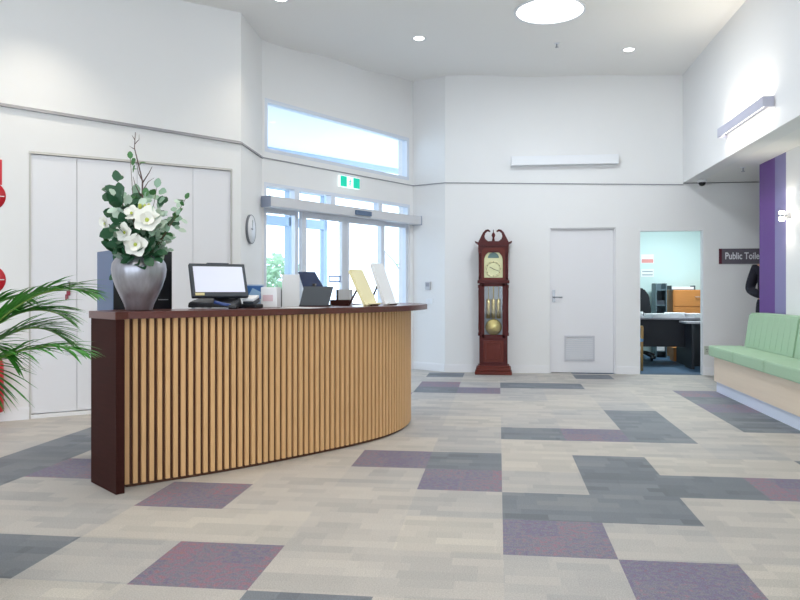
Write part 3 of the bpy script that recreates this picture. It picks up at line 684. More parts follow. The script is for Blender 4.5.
bench = thing('upholstered_bench', 'long pale wood bench with green cushions along the right wall', 'bench', (.008, .03, 0))
YB = 8.47; BX0 = 2.42; NEAR = 1.6
a = MB(); a.box(BX0+.02, 2.98, NEAR, YB-.02, 0, .12); a.build('plinth', M_bluewhite, bench)
a = MB(); a.box(BX0, 2.985, NEAR, YB, .12, .40); a.build('base_panel', M_ply, bench)
def cushion(x0, x1, y0, y1, z0, z1, name, bev=.02):
    mb = MB(); mb.box(x0, x1, y0, y1, z0, z1, bev=bev); return mb.build(name, M_greenfab, bench)
nseat = 8; seg = (YB+.04-NEAR)/nseat
for k in range(nseat): cushion(2.365, 2.73, YB+.04-seg*(k+1)+.002, YB+.04-seg*k-.002, .401, .52, 'seat_cushion')
nb = 5; segb = (YB-.02-NEAR)/nb
for k in range(nb):
    y0, y1 = YB-.02-segb*(k+1)+.003, YB-.02-segb*k-.003
    mb = MB(); tl = .035
    mb._f([(2.73,y0,.50),(2.985,y0,.50),(2.985,y0,.895),(2.79,y0,.895),(2.73,y1,.50),(2.985,y1,.50),(2.985,y1,.895),(2.79,y1,.895)], [(0,1,2,3),(7,6,5,4),(0,4,5,1),(1,5,6,2),(2,6,7,3),(3,7,4,0)])
    bmesh.ops.bevel(mb.bm, geom=mb.bm.edges[:], offset=.018, segments=2, affect='EDGES')
    nfl = 9; bc = mb.build('back_cushion', M_greenfab, bench)
    st_ = MB()
    for q in range(1, nfl):
        yy = y0+(y1-y0)*q/nfl; st_.tube([(2.737, yy, .54), (2.787, yy, .875)], .003, 5)
    st_.build('stitch_rib', M_greenfab, bc)
cc = thing('dome_camera', 'small white dome security camera under the right bulkhead corner', 'camera', (2.66, 9.85, ZS))
a = MB(); a.lathe([(0, -.0005), (.06, -.0005), (.06, -.03), (.05, -.035), (0, -.035)], n=24); a.build('housing', M_white, cc)
a = MB(); a.lathe([(.046, -.0355), (.043, -.055), (.028, -.075), (0, -.082)], n=24); a.build('dome', M_black, cc)
def sprinkler(x, y, z, lab):
    s = thing('fire_sprinkler', lab, 'sprinkler', (x, y, z)); a = MB(); a.lathe([(0, -.001), (.035, -.001), (.03, -.008), (0, -.008)], n=20); a.build('escutcheon', M_white, s)
    a = MB(); a.cyl((0, 0, -.008), (0, 0, -.045), .008); a.lathe([(0, -.045), (.022, -.046), (.022, -.05), (0, -.05)], n=12); a.build('head', M_steel, s)
sprinkler(.69, 8.73, zc(.69, 8.73), 'small ceiling sprinkler beyond the round skylight')
sprinkler(2.87, 8.9, ZS, 'small sprinkler under the right soffit')

# skylight and downlights
SX, SY = .83, 7.35
SX, SY = .53, 7.62
sk = thing('round_skylight', 'large round glowing tubular skylight in the ceiling', 'skylight', (SX, SY, zc(SX, SY)))
a = MB(); a.lathe([(.345, .003), (.37, -.002), (.37, -.014), (.345, -.014), (.345, .003)], n=64); a.build('trim_ring', M_white, sk)
a = MB(); a.lathe([(0, -.012), (.30, -.0115), (.344, -.006), (.344, -.001), (0, -.001)], n=64); a.build('diffuser', M_sky, sk)
def downlight(x, y, lab, pw=30, tgt=None, vis=True):
    z = zc(x, y); d = thing('ceiling_downlight', lab, 'ceiling light', (x, y, z), group='recessed ceiling downlights')
    a = MB(); a.lathe([(.058, .006), (.062, -.004), (.085, -.006), (.088, .004)], n=32); a.build('trim_ring', M_white, d)
    a = MB(); a.lathe([(0, -.0035), (.06, -.0035), (.06, .004), (0, .004)], n=32); a.build('lamp', M_light, d)
    spot('downlight_beam', (x, y, z-.02), tgt or (x, y, 0), pw, 1.75, .9)
    return d
downlight(-.92, 8.33, 'recessed downlight left of the skylight', 8)
downlight(1.58, 9.04, 'recessed downlight near the right bulkhead', 8)
downlight(-2.12, 6.85, 'recessed downlight near the upper left wall corner', 36)
for x, y in [(-3.75, 5.45), (-1.9, 4.6), (.6, 4.6), (-5.6, 4.0)]:
    downlight(x, y, 'recessed ceiling downlight over the near floor', 62)

# ------------------------------------------------------------------ person by the purple wall
def skin_body(name, pts, edges, radii, m, parent=None, sub=2, root=0):
    me = bpy.data.meshes.new(name); me.from_pydata([Vector(p) for p in pts], edges, []); me.update()
    o = bpy.data.objects.new(name, me); COL.objects.link(o)
    sk_ = o.modifiers.new('Skin', 'SKIN'); sk_.use_smooth_shade = True
    for i, r in enumerate(radii):
        sv = me.skin_vertices[0].data[i]; sv.radius = (r, r) if not isinstance(r, tuple) else r; sv.use_root = i == root
    ss = o.modifiers.new('Sub', 'SUBSURF'); ss.levels = sub; ss.render_levels = sub
    dg = bpy.context.evaluated_depsgraph_get(); dg.update()
    em = bpy.data.meshes.new_from_object(o.evaluated_get(dg)); bpy.data.objects.remove(o)
    em.materials.clear(); em.materials.append(m)
    for p in em.polygons: p.use_smooth = True
    o = bpy.data.objects.new(name, em); COL.objects.link(o)
    if parent: o.parent = parent
    return o
M_skin = mat('skin', (206, 158, 136), .5); M_navy = mat('dark_navy_cloth', (22, 22, 36), .85, bump=.1, nscale=40); M_hair = mat('brown_hair', (62, 44, 34), .6)
pe = thing('person', 'person in dark clothes half hidden behind the purple wall, hands at waist', 'person', (3.315, 9.25, 0), -.35)
pts = [(0,0,.95),(0,0,1.12),(0,.01,1.30),(0,.01,1.42),(0,.0,1.49),(0,-.01,1.56),(0,-.015,1.64),(0,-.015,1.72),
       (-.09,0,.9),(-.10,-.01,.50),(-.10,.02,.09),(-.10,-.12,.04),
       (.09,0,.9),(.10,-.01,.50),(.10,.02,.09),(.10,-.12,.04),
       (-.17,.01,1.41),(-.25,.03,1.15),(-.10,-.20,1.08),
       (.17,.01,1.41),(.25,.03,1.15),(.10,-.20,1.08)]
ed = [(0,1),(1,2),(2,3),(3,4),(4,5),(5,6),(6,7),(0,8),(8,9),(9,10),(10,11),(0,12),(12,13),(13,14),(14,15),(3,16),(16,17),(17,18),(3,19),(19,20),(20,21)]
rd = [(.16,.12),(.145,.11),(.165,.12),(.13,.1),.055,(.07,.085),(.078,.095),(.06,.075),.095,.065,.045,.035,.095,.065,.045,.035,.065,.05,.032,.065,.05,.032]
body = skin_body('body', pts, ed, rd, M_skin, pe)
def cloth(name, idx, m, grow, parent):
    mp = {k: i for i, k in enumerate(idx)}
    p2 = [pts[k] for k in idx]; e2 = [(mp[a], mp[b]) for a, b in ed if a in mp and b in mp]
    r2 = [tuple(v+grow for v in rd[k]) if isinstance(rd[k], tuple) else rd[k]+grow for k in idx]
    return skin_body(name, p2, e2, r2, m, parent)
cloth('jumper', [0,1,2,3,16,17,18,19,20,21], M_navy, .014, pe)
cloth('trousers', [0,1,8,9,10,12,13,14], M_navy, .012, pe)
a = MB(); a.sphere((0, .012, 1.68), .1, (.86, 1.0, 1.05), 20, 14); a.build('hair', M_hair, pe)
a = MB()
for s in (-1, 1): a.sphere((s*.03, -.105, 1.655), .012); a.sphere((s*.082, 0, 1.64), .025, (.4, .8, 1.2))
a.sphere((0, -.118, 1.625), .016, (.8, 1, 1.3)); a.sphere((0, -.10, 1.585), .022, (1, .4, .3)); a.build('face', M_skin, pe)
for s in (-1, 1):
    h = MB(); base = Vector((s*.10, -.20, 1.08)); inn = Vector((-s*.6, -.35, -.05)).normalized()
    tip = base+inn*.09
    h.tube([base-inn*.01, base+inn*.045, tip], [.024, .036, .03], 10)
    for k in range(4):
        off = Vector((0, 0, .026-.018*k)); L_ = (.06, .07, .066, .05)[k]; d2 = Vector((-s*.8, .25, -.1)).normalized()
        p0 = tip+off; h.tube([p0-inn*.02, p0+inn*L_*.4, p0+inn*L_*.5+d2*L_*.4, p0+d2*L_*.75], [.0095, .009, .0085, .007], 7)
    h.tube([base+inn*.03+Vector((0, 0, .022)), base+inn*.06+Vector((0, -.02, .05)), base+inn*.1+Vector((0, -.02, .055))], [.011, .0105, .008], 7)
    h.build('hand', M_skin, pe)
for s in (-1, 1):
    f = MB(); f.box(s*.10-.045, s*.10+.045, -.2, .07, 0, .085, bev=.025); f.build('shoe', M_black, pe)

# ------------------------------------------------------------------ reception counter
front = [(-2.143,3.96),(-1.86,4.219),(-1.548,4.555),(-1.179,5.027),(-.974,5.329),(-.844,5.602),(-.764,5.934),(-.768,6.31),(-.86,6.62),(-1.05,6.88)]
def resample(P, step):
    P = [Vector(p) for p in P]; out = []
    for i in range(len(P)-1):
        p0 = P[max(i-1, 0)]; p1 = P[i]; p2 = P[i+1]; p3 = P[min(i+2, len(P)-1)]
        for k in range(40):
            t = k/40; out.append(.5*((2*p1)+(-p0+p2)*t+(2*p0-5*p1+4*p2-p3)*t*t+(-p0+3*p1-3*p2+p3)*t**3))
    out.append(P[-1]); res = [out[0]]; acc = 0
    for a_, b_ in zip(out[:-1], out[1:]):
        d = (b_-a_).length
        while acc+d >= step:
            f = (step-acc)/d; a_ = a_+(b_-a_)*f; res.append(a_.copy()); d = (b_-a_).length; acc = 0
        acc += d
    return res
sl = resample(front, .0468)
def normals(P):
    N = []
    for i in range(len(P)):
        d = (P[min(i+1, len(P)-1)]-P[max(i-1, 0)]).normalized(); N.append(Vector((d.y, -d.x)))
    return N
nl = normals(sl)
ZT = 1.025; TT = .042
rc = thing('reception_counter', 'curved reception counter clad in oak slats with dark mahogany top', 'counter', (0, 0, 0))
# backing wall of the counter front
outer = [p-n*.022 for p, n in zip(sl, nl)]; inner = [p-n*.10 for p, n in zip(sl, nl)]
a = MB(); a.prism([tuple(p) for p in outer] + [tuple(p) for p in inner[::-1]], .0, ZT-TT, 'z'); a.build('front_panel', M_back, rc)
for k, (p, n) in enumerate(zip(sl, nl)):
    ang = math.atan2(n.y, n.x)
    a = MB(Matrix.Translation((p.x, p.y, 0)) @ Matrix.Rotation(ang, 4, 'Z'))
    a.box(-.0215, 0, -.0132, .0132, .02, ZT-TT-.0005, bev=.0015); a.build('slat', M_slat, rc)
# countertop following the curve
ov = [.035+.12*min(1, max(0, (i/len(sl)-.35)/.5))**1.2 for i in range(len(sl))]
of = [p+n*o for p, n, o in zip(sl, nl, ov)]
DEP = .43
ob = [p-n*DEP for p, n in zip(sl, nl)]
i1 = len(sl)-1
# trim the end: stop the inner edge just before the round end
s_dir = (sl[1]-sl[0]).normalized()
pA = Vector((-2.132, 3.819)); pB = Vector((-2.425, 4.06)); dv = (pB-pA).normalized()
of = [pA-dv*.012-s_dir*.008] + of; ob = [pB+dv*.012-s_dir*.008] + ob
a = MB(); nP = len(of); vs = []
for z in (ZT-TT, ZT): vs += [(p.x, p.y, z) for p in of] + [(p.x, p.y, z) for p in ob]
fs = []
for k in range(nP-1):
    fs += [(k, k+1, nP+k+1, nP+k), (2*nP+k, 3*nP+k, 3*nP+k+1, 2*nP+k+1), (k, 2*nP+k, 2*nP+k+1, k+1), (nP+k, nP+k+1, 3*nP+k+1, 3*nP+k)]
fs += [(0, nP, 3*nP, 2*nP), (nP-1, 3*nP-1, 4*nP-1, 2*nP-1)]
a._f(vs, fs); bmesh.ops.bevel(a.bm, geom=[e for e in a.bm.edges if e.calc_face_angle(0) > .8], offset=.004, segments=2, affect='EDGES')
a.build('countertop', M_mahogtop, rc)
# end panel
pA = Vector((-2.132, 3.819)); pB = Vector((-2.425, 4.06)); dv = (pB-pA).normalized(); tn = Vector((-dv.y, dv.x))*-1
tn = Vector((.637, .771))
a = MB(); q = [pA, pA+tn*.048, pB+tn*.048, pB]; a.prism([tuple(p) for p in q], 0, ZT-TT-.0005, 'z'); a.build('end_panel', M_mahog, rc)

# inner worktop with legs, behind the counter
wt = thing('staff_desk', 'white worktop of the staff desk behind the counter', 'desk', (0, 0, 0))
inn1 = [p-n*.12 for p, n in zip(sl[6:58], nl[6:58])]; inn2 = [p-n*.85 for p, n in zip(sl[6:58], nl[6:58])]
side = Vector((-3.0, 4.78)); 
polyd = [tuple(p) for p in inn1] + [tuple(p) for p in inn2[::-1]]
a = MB(); a.prism(polyd, .70, .735); a.prism([(-2.45, 4.37), (-2.05, 4.7), (-2.3, 5.4), (-3.05, 5.1), (-2.99, 4.69)], .70, .7345)
a.build('desk_top', M_worktop, wt)
for (x, y) in [(-2.9, 5.03), (-2.42, 4.55), (-1.75, 5.7), (-1.5, 6.2)]:
    a = MB(); a.box(x-.025, x+.025, y-.025, y+.025, 0, .70); a.build('leg', M_steel, wt)

# ------------------------------------------------------------------ things on the counter
def onc(i, back): p = sl[i]-nl[i]*back; return p
def facing(rz=0): return YAW+rz
# black computer case, its lit side painted bluish, behind the vase
bc_ = thing('equipment_cabinet', 'black boxy cabinet with lit side painted bluish standing behind the silver vase', 'cabinet', (-2.553, 4.536, .735), .8)
M_case = mat('black_gloss_case', (14, 16, 24), .3); M_caselit = mat('lit_blue_grey_side', (84, 108, 146), .4)
a = MB(); a.box(.003, .398, 0, .369, .012, .684, bev=.004); a.build('cabinet_body', M_case, bc_)
a = MB(); a.box(0, .0028, .003, .366, .014, .682); a.build('lit_side', M_caselit, bc_)
a = MB(); a.box(.3, .37, -.002, -.0002, .345, .351); a.build('badge', M_steel, bc_)
for (x, y) in [(.03, .03), (.37, .03), (.03, .34), (.37, .34)]:
    a = MB(); a.cyl((x, y, 0), (x, y, .0125), .014); a.build('foot', M_black, bc_)
# silver vase
M_vase = mat('hammered_silver', (168, 168, 176), .34, .85, noise=.3, nscale=14, stretch=(3, 3, .5), bump=.12)
VX, VY = -2.18, 4.172
vz = thing('silver_vase', 'large tapered silver vase standing on the end of the counter', 'vase', (VX, VY, ZT))
a = MB(); a.lathe([(q*.95, z) for q, z in [(0, 0), (.076, 0), (.082, .006), (.092, .04), (.116, .09), (.144, .15), (.162, .205), (.168, .25), (.163, .285), (.145, .315), (.118, .335), (.112, .343), (.104, .338), (.13, .31), (.15, .28), (.155, .25), (.14, .18), (.07, .03), (0, .025)]], n=48); a.build('vase_body', M_vase, vz)
# arrangement
M_lf = [mat('leaf_deep_green', (34, 82, 52), .5, noise=.3, nscale=12), mat('leaf_mid_green', (62, 116, 62), .5, noise=.25, nscale=12), mat('leaf_sage', (142, 172, 150), .6, noise=.15, nscale=12), mat('leaf_pale_sage', (186, 206, 190), .6, noise=.12, nscale=12)]
M_twig = mat('twig_brown', (92, 70, 66), .7); M_petal = mat('white_petal', (240, 240, 232), .55); M_centre = mat('flower_centre', (178, 190, 84), .6)
rv = random.Random(11)
RT = Vector((math.cos(YAW), math.sin(YAW), 0)); FW = Vector((-math.sin(YAW), math.cos(YAW), 0))
def vpt(px, py, dep=0):
    """point of the bouquet: px, py in hundredths of the vase view, dep towards the back"""
    return RT*((px-138.7)*.0061) + FW*dep + Vector((0, 0, (309.5-py)*.0061))
def leaf_shape(mb, p, d, up, L, W):
    d = d.normalized(); s = d.cross(up)
    if s.length < .1: s = d.orthogonal()
    s.normalize(); n = s.cross(d)
    pts_ = [(0, 0, 0), (.25, .40, .03), (.55, .5, .05), (.85, .28, .02), (1, 0, -.03), (.85, -.28, .02), (.55, -.5, .05), (.25, -.40, .03)]
    vs = [p+d*(x*L)+s*(yy*W)+n*(z*L) for x, yy, z in pts_] + [p+d*(.5*L)-n*.01*L]
    mb._f(vs, [(8, k, (k+1) % 8) for k in range(8)], True)
def spray(tip, dep, n, L, mi, lab, spread=.05, curve=.03):
    t = thing('greenery_spray', lab, 'foliage', (VX, VY, ZT), group='greenery in the silver vase')
    r0 = Vector((rv.uniform(-.03, .03), rv.uniform(-.03, .03), .12)); r1 = Vector((0, 0, .33))+RT*(tip[0]-138.7)*.0017+FW*dep*.4
    e = vpt(*tip, dep); pts_ = []
    for k in range(9):
        u = k/8; pts_.append((r0*(1-u)**2+r1*2*u*(1-u)+e*u*u) if True else 0)
    a = MB(); a.tube(pts_, [.004-.0003*k for k in range(9)], 5); a.build('stem', M_twig if mi > 3 else M_stem, t)
    a = MB()
    n = int(n*1.9)
    for k in range(n):
        u = .45+.55*(k+.5)/n; i = u*8; q = pts_[int(i)].lerp(pts_[min(8, int(i)+1)], i % 1)
        dr_ = Vector((rv.uniform(-1, 1), rv.uniform(-1, 1), rv.uniform(-.5, .8))).normalized()
        q = q+dr_*rv.uniform(0, spread*1.25)
        leaf_shape(a, q, dr_, -FW+Vector((rv.uniform(-.6, .6), rv.uniform(-.6, .6), rv.uniform(.0, .9))), L*rv.uniform(.8, 1.35), L*rv.uniform(.65, .95))
    leaf_shape(a, e, (pts_[8]-pts_[7]), Vector((.3, -.8, .6)), L, L*.7)
    a.build('leaves', M_lf[mi], t, recalc=False)
SP = [((112,182),-.04,9,.075,0,'leafy stem with deep green leaves reaching up left from the vase',.05),
      ((118,196),-.08,10,.08,0,'deep green leaf cluster at the left of the bouquet',.06),
      ((106,205),.02,8,.07,0,'deep green stem leaning furthest left in the vase',.05),
      ((112,248),-.12,9,.07,0,'deep green leaves drooping over the left rim of the vase',.07),
      ((128,236),-.14,12,.075,0,'deep green leaves in front, low left of the white flowers',.07),
      ((106,246),-.06,5,.06,1,'round mid green leaves beside the left rim of the vase',.03),
      ((160,250),-.12,10,.06,0,'deep green leaves low at the right rim of the vase',.06),
      ((122,158),0,5,.05,1,'thin upright stem with a few small leaves, left of the bare twig',.03),
      ((145,196),0,10,.06,1,'mid green leaves in the middle of the bouquet',.07),
      ((158,205),.02,10,.07,0,'deep green leaves right of the bare twig',.07),
      ((185,198),.0,6,.045,1,'long side shoot with small leaves reaching furthest right',.03),
      ((154,186),.04,8,.065,2,'sage leaves right of the twig, upper part of the bouquet',.05),
      ((178,215),-.04,16,.045,2,'sage eucalyptus spray at the right side of the bouquet',.07),
      ((170,232),-.08,16,.045,2,'sage eucalyptus spray low at the right side of the bouquet',.07),
      ((174,206),.05,12,.045,3,'pale sage eucalyptus spray behind the right side',.07),
      ((130,205),-.06,16,.055,3,'pale sage cluster at the upper left of the bouquet',.08),
      ((136,222),-.12,14,.055,3,'pale sage cluster in the centre of the bouquet',.08),
      ((118,214),-.02,12,.055,2,'sage cluster at the left side of the bouquet',.07),
      ((150,236),-.13,10,.055,2,'sage leaves below the white flowers',.06),
      ((148,216),-.02,12,.06,0,'deep green leaves behind the white flowers',.08),
      ((134,194),.03,14,.075,2,'sage cluster behind the bare twig at the top of the bouquet',.09),
      ((120,208),-.12,12,.085,0,'large deep green leaves in front at the left of the bouquet',.07),
      ((127,226),-.17,10,.08,0,'large deep green leaves in front of the left flowers',.06),
      ((138,206),-.14,14,.06,3,'pale sage cluster in front, above the white flowers',.07),
      ((164,216),-.12,14,.05,3,'pale sage spray right of the largest white flower',.07),
      ((150,252),-.16,8,.07,0,'deep green leaves hanging over the front rim of the vase',.05),
      ((126,222),.05,14,.07,0,'deep green leaves at the back of the bouquet',.09)]
for (tip, dep, n, L, mi, lab, spd) in SP: spray((tip[0]+(8 if tip[0] < 130 else 0), tip[1]), dep, n, L, mi, lab, spd)
# bare twig
tw = thing('bare_twig', 'bare brown branching twig, tallest piece in the vase', 'twig', (VX, VY, ZT))
def twig(mb, pts_, r): mb.tube([vpt(*p) for p in pts_], [r*(1-.7*k/(len(pts_)-1)) for k in range(len(pts_))], 6)
a = MB()
twig(a, [(139,285,.0),(140,240,.0),(142,205,0),(142,180,0),(138,163,0),(134,147,0),(135,131,0)], .007)
twig(a, [(141,178,0),(137,172,.02),(134,160,.03)], .004); twig(a, [(142,182,0),(150,172,-.02),(153,166,-.02)], .004)
twig(a, [(134,148,0),(129,145,0)], .003); twig(a, [(134.3,143,0),(138,138,.01),(138,133,.01)], .003); twig(a, [(142,190,0),(146,180,.03),(152,176,.03)], .0035)
twig(a, [(141,196,0),(136,184,-.02),(134,176,-.02)], .004); twig(a, [(134.6,139,0),(131.5,134,0)], .003); twig(a, [(138,165,0),(141,160,.02)], .003)
a.build('branch', M_twig, tw)
a = MB(); leaf_shape(a, vpt(138, 162, 0), RT+Vector((0, 0, .1)), Vector((0, -.6, 1)), .045, .026); leaf_shape(a, vpt(137, 168, 0), RT*-1, Vector((0, -.6, 1)), .035, .02); a.build('leaf', M_lf[1], tw, recalc=False)
# white flowers
def flower(px, py, dep, R, face, lab):
    c = vpt(px, py, dep); t = thing('white_flower', lab, 'flower', (VX, VY, ZT), group='white flowers in the silver vase')
    a = MB(); a.tube([Vector((rv.uniform(-.02, .02), rv.uniform(-.02, .02), .13)), Vector((0, 0, .33))+FW*dep*.5+RT*(px-138.7)*.002, c-Vector(face)*.01], [.004, .0035, .003], 6); a.build('stem', M_stem, t)
    f = Vector(face).normalized(); u = f.orthogonal().normalized(); v = f.cross(u)
    a = MB()
    for ring_, (nn, rr_, tilt) in enumerate([(5, R, .25), (4, R*.7, .8)]):
        for k in range(nn):
            q = 2*PI*k/nn+ring_*.5; d = u*math.cos(q)+v*math.sin(q); d2 = (d*math.cos(tilt)+f*math.sin(tilt)); leaf_shape(a, c+f*.004*k, d2, f+d*rv.uniform(-.3, .3), rr_*rv.uniform(.8, 1.1), rr_*1.05)
    a.build('petals', M_petal, t, recalc=False)
    a = MB(); a.sphere(c+f*.012, R*.16); a.build('flower_centre', M_centre, t)
tc_ = (-FW*1).to_tuple()
flower(157, 222, -.17, .085, (-FW+RT*.3+Vector((0,0,.2))), 'largest white flower, right of centre in the bouquet')
flower(147, 245, -.18, .075, (-FW+RT*.1+Vector((0,0,-.1))), 'white flower hanging lowest above the vase rim')
flower(138, 234, -.19, .06, (-FW-RT*.3), 'white flower left of the lowest one')
flower(143, 216, -.17, .055, (-FW-RT*.2+Vector((0,0,.5))), 'white bud flower above the centre of the bouquet')
flower(112, 224, -.08, .05, (-FW-RT*.8), 'pale flower at the far left of the bouquet')
a = MB(); tt = thing('green_bud_spray', 'lime green buds beside the largest white flower', 'foliage', (VX, VY, ZT))
for k in range(9): a.sphere(vpt(155+rv.uniform(-5, 5), 212+rv.uniform(-6, 6), -.15+rv.uniform(-.02, .02)), .012, (1, 1, 1.5), 8, 6)
a.build('buds', M_centre, tt); a = MB(); a.tube([(0, 0, .14), vpt(146, 250, -.05), vpt(155, 214, -.14)], .003, 6); a.build('stem', M_stem, tt)

# touchscreen till
def at(px, py, d):
    u = (px-415)/720; s, c = math.sin(YAW), math.cos(YAW)
    return Vector((c*u*d-s*d, s*u*d+c*d, 1.15+(290-py)/720*d))
p = at(217, 308, 4.86)
ti = thing('touchscreen_till', 'black touchscreen till with lit pale screen on the counter', 'till', (p.x, p.y, ZT), YAW-.10)
M_screen = mat('lit_till_screen', (205, 210, 228), .2, emit=(222, 226, 240), estr=.32)
a = MB(); a._f([(-.17,-.09,.008),(.14,-.09,.008),(.14,.12,.008),(-.17,.12,.008),(-.165,-.08,.045),(.12,-.08,.03),(.12,.12,.075),(-.165,.12,.075)], [(0,3,2,1),(4,5,6,7),(0,1,5,4),(1,2,6,5),(2,3,7,6),(3,0,4,7)])
bmesh.ops.bevel(a.bm, geom=a.bm.edges[:], offset=.006, segments=2, affect='EDGES'); a.build('base', M_black, ti)
for (x, y) in [(-.14, -.06), (-.03, -.06), (.1, -.06), (-.14, .1), (.1, .1)]:
    f = MB(); f.cyl((x, y, 0), (x, y, .0085), .012); f.build('foot', M_white, ti)
a = MB(); a.box(-.05, .06, .06, .115, .06, .135, bev=.008); a.build('stand', M_black, ti)
scm = Matrix.Translation((.03, .0, .082)) @ Matrix.Rotation(.62, 4, 'Z') @ Matrix.Rotation(-.45, 4, 'X')
a = MB(scm); a.box(-.19, .19, 0, .035, 0, .25, bev=.006); a.box(-.07, .08, 0, .03, .245, .255); a.build('screen_bezel', M_dgrey, ti)
a = MB(scm); a.box(-.168, .168, -.003, -.0005, .032, .225); a.build('screen', M_screen, ti)
a = MB(scm); a.box(-.17, -.11, -.003, -.0005, .008, .026); a.build('sticker', mat('yellowed_sticker', (226, 214, 160), .5), ti)
# small black card terminal
p = at(247, 308, 5.0)
cdt = thing('card_terminal', 'small black card terminal with white top beside the till', 'card terminal', (p.x, p.y, ZT), YAW-.3)
a = MB(); a.box(-.08, .10, -.05, .05, 0, .028, bev=.008); a.build('base', M_black, cdt)
a = MB(); a.M = Matrix.Translation((.02, .02, .028)) @ Matrix.Rotation(.3, 4, 'X'); a.box(-.04, .045, -.04, .05, .0, .03, bev=.006); a.build('reader', M_dgrey, cdt)
a = MB(); a.M = Matrix.Translation((.02, .02, .028)) @ Matrix.Rotation(.3, 4, 'X'); a.box(-.04, .045, -.04, .05, .0305, .05, bev=.006); a.build('top_cover', M_white, cdt)
p = at(233, 307, 4.78)
sca = thing('barcode_scanner', 'blue and black hand scanner lying in front of the till', 'scanner', (p.x, p.y, ZT), YAW+.2)
a = MB(); a.box(-.03, .03, -.02, .02, 0, .025, bev=.008); a.build('head', M_black, sca)
a = MB(); a.tube([(-.02, 0, .02), (-.07, .015, .03), (-.12, .03, .045)], [.014, .013, .012], 8); a.build('grip', mat('scanner_blue', (52, 78, 140), .4), sca)
# blue leaflet box, white carton, acrylic stand
M_blue = mat('leaflet_blue', (54, 108, 176), .5)
p = at(254, 307, 5.28)
lb = thing('leaflet_holder', 'blue leaflet holder on the counter right of the till', 'leaflet holder', (p.x, p.y, ZT), YAW)
a = MB(); a.box(-.065, .065, .03, .04, 0, .165); a.box(-.065, .065, -.03, .04, 0, .008); a.box(-.065, .065, -.03, -.024, .008, .06); a.build('holder_body', M_alud, lb)
a = MB(); a.box(-.06, .06, .0, .029, .009, .155); a.build('leaflets', M_blue, lb)
a = MB(); a.prism([(-.05, .07), (-.01, .14), (.05, .11), (.04, .065)], -.0015, -.0003, 'y'); a.build('print', mat('leaflet_pale_blue', (150, 190, 226), .5), lb)
p = at(271, 307, 5.2)
wb = thing('tissue_box', 'white carton with faint pink print on the counter', 'box', (p.x, p.y, ZT), YAW-.1)
a = MB(); a.box(-.06, .06, -.05, .05, 0, .145, bev=.004); a.build('carton', M_white, wb)
a = MB(); a.box(-.045, .03, -.0515, -.0503, .045, .09); a.build('print', mat('pink_print', (222, 196, 204), .5), wb)
p = at(291, 303, 6.0)
asd = thing('sign_holder', 'white upright sheet in a dark edged stand behind the white carton', 'sign holder', (p.x, p.y, .735), YAW)
a = MB(); a.box(-.075, .07, 0, .006, .02, .545); a.build('sheet', M_white, asd)
a = MB(); a.box(-.085, -.077, -.01, .016, 0, .42); a.box(-.085, .2, -.06, .05, 0, .015); a.build('stand', M_dgrey, asd)
# dark flat display back and keyboard tray
p = at(316, 306, 5.5)
ds = thing('customer_display', 'dark grey flat display seen from behind on the counter', 'display', (p.x, p.y, ZT), YAW+.05)
dm = Matrix.Translation((0, 0, .012)) @ Matrix.Rotation(.10, 4, 'Y') @ Matrix.Rotation(-.35, 4, 'X')
dm = Matrix.Translation((-.005, 0, .012)) @ Matrix.Rotation(-.25, 4, 'X')
a = MB(dm); a._f([(-.12,0,0),(.10,0,0),(.10,.012,0),(-.12,.012,0),(-.09,0,.145),(.135,0,.145),(.135,.012,.145),(-.09,.012,.145)], [(0,3,2,1),(4,5,6,7),(0,1,5,4),(1,2,6,5),(2,3,7,6),(3,0,4,7)]); a.build('panel', M_dgrey, ds)
a = MB(); a.box(-.13, .11, -.0, .12, 0, .012, bev=.003); a.build('base', M_black, ds)
p = at(300, 308, 5.0)
pw = tag(box('paper_sheet', (-.105, .15, -.1, .1, 0, .002), M_white), 'white paper sheet lying on the counter by the display', 'paper'); pw.location = (p.x, p.y, ZT+.0005); pw.rotation_euler = (0, 0, YAW-.5)
p = at(307, 300, 6.25)
ms = thing('tilted_monitor', 'dark tilted monitor on a stand behind the counter', 'monitor', (p.x, p.y, .735), YAW)
tm = Matrix.Translation((-.02, 0, .47)) @ Matrix.Rotation(.9, 4, 'X')
tm = Matrix.Translation((0, 0, .43)) @ Matrix.Rotation(-.75, 4, 'X')
a = MB(tm); a._f([(-.03,0,0),(.15,0,0),(.15,.02,0),(-.03,.02,0),(-.10,0,.2),(.05,0,.2),(.05,.02,.2),(-.10,.02,.2)], [(0,3,2,1),(4,5,6,7),(0,1,5,4),(1,2,6,5),(2,3,7,6),(3,0,4,7)]); a.build('screen', mat('navy_screen', (32, 48, 84), .25), ms)
a = MB(); a.cyl((.06, .03, .012), (.06, .03, .47), .018); a.lathe([(0, 0), (.11, 0), (.11, .012), (0, .014)], (.06, .03, 0), n=24); a.build('stand', M_black, ms)
p = at(340, 305, 5.75)
wtr = thing('wooden_tray', 'low dark brown wooden tray on the counter left of the leaflets', 'tray', (p.x, p.y, ZT), YAW)
a = MB(); a.box(-.08, .075, 0, .12, 0, .008); a.box(-.08, .075, 0, .008, .008, .045); a.box(-.08, .075, .112, .12, .008, .045); a.box(-.08, -.072, .008, .112, .008, .045); a.box(.067, .075, .008, .112, .008, .045); a.build('tray_body', M_mahog, wtr)
p = at(343, 300, 6.3)
fo = thing('ring_binder', 'pale upright binder with black spine behind the counter', 'binder', (p.x, p.y, .735), YAW)
a = MB(); a.box(-.04, .06, 0, .27, 0, .42); a.build('cover', mat('binder_grey', (190, 192, 196), .5), fo)
a = MB(); a.box(-.06, -.0405, 0, .27, 0, .42); a.build('spine', M_black, fo)
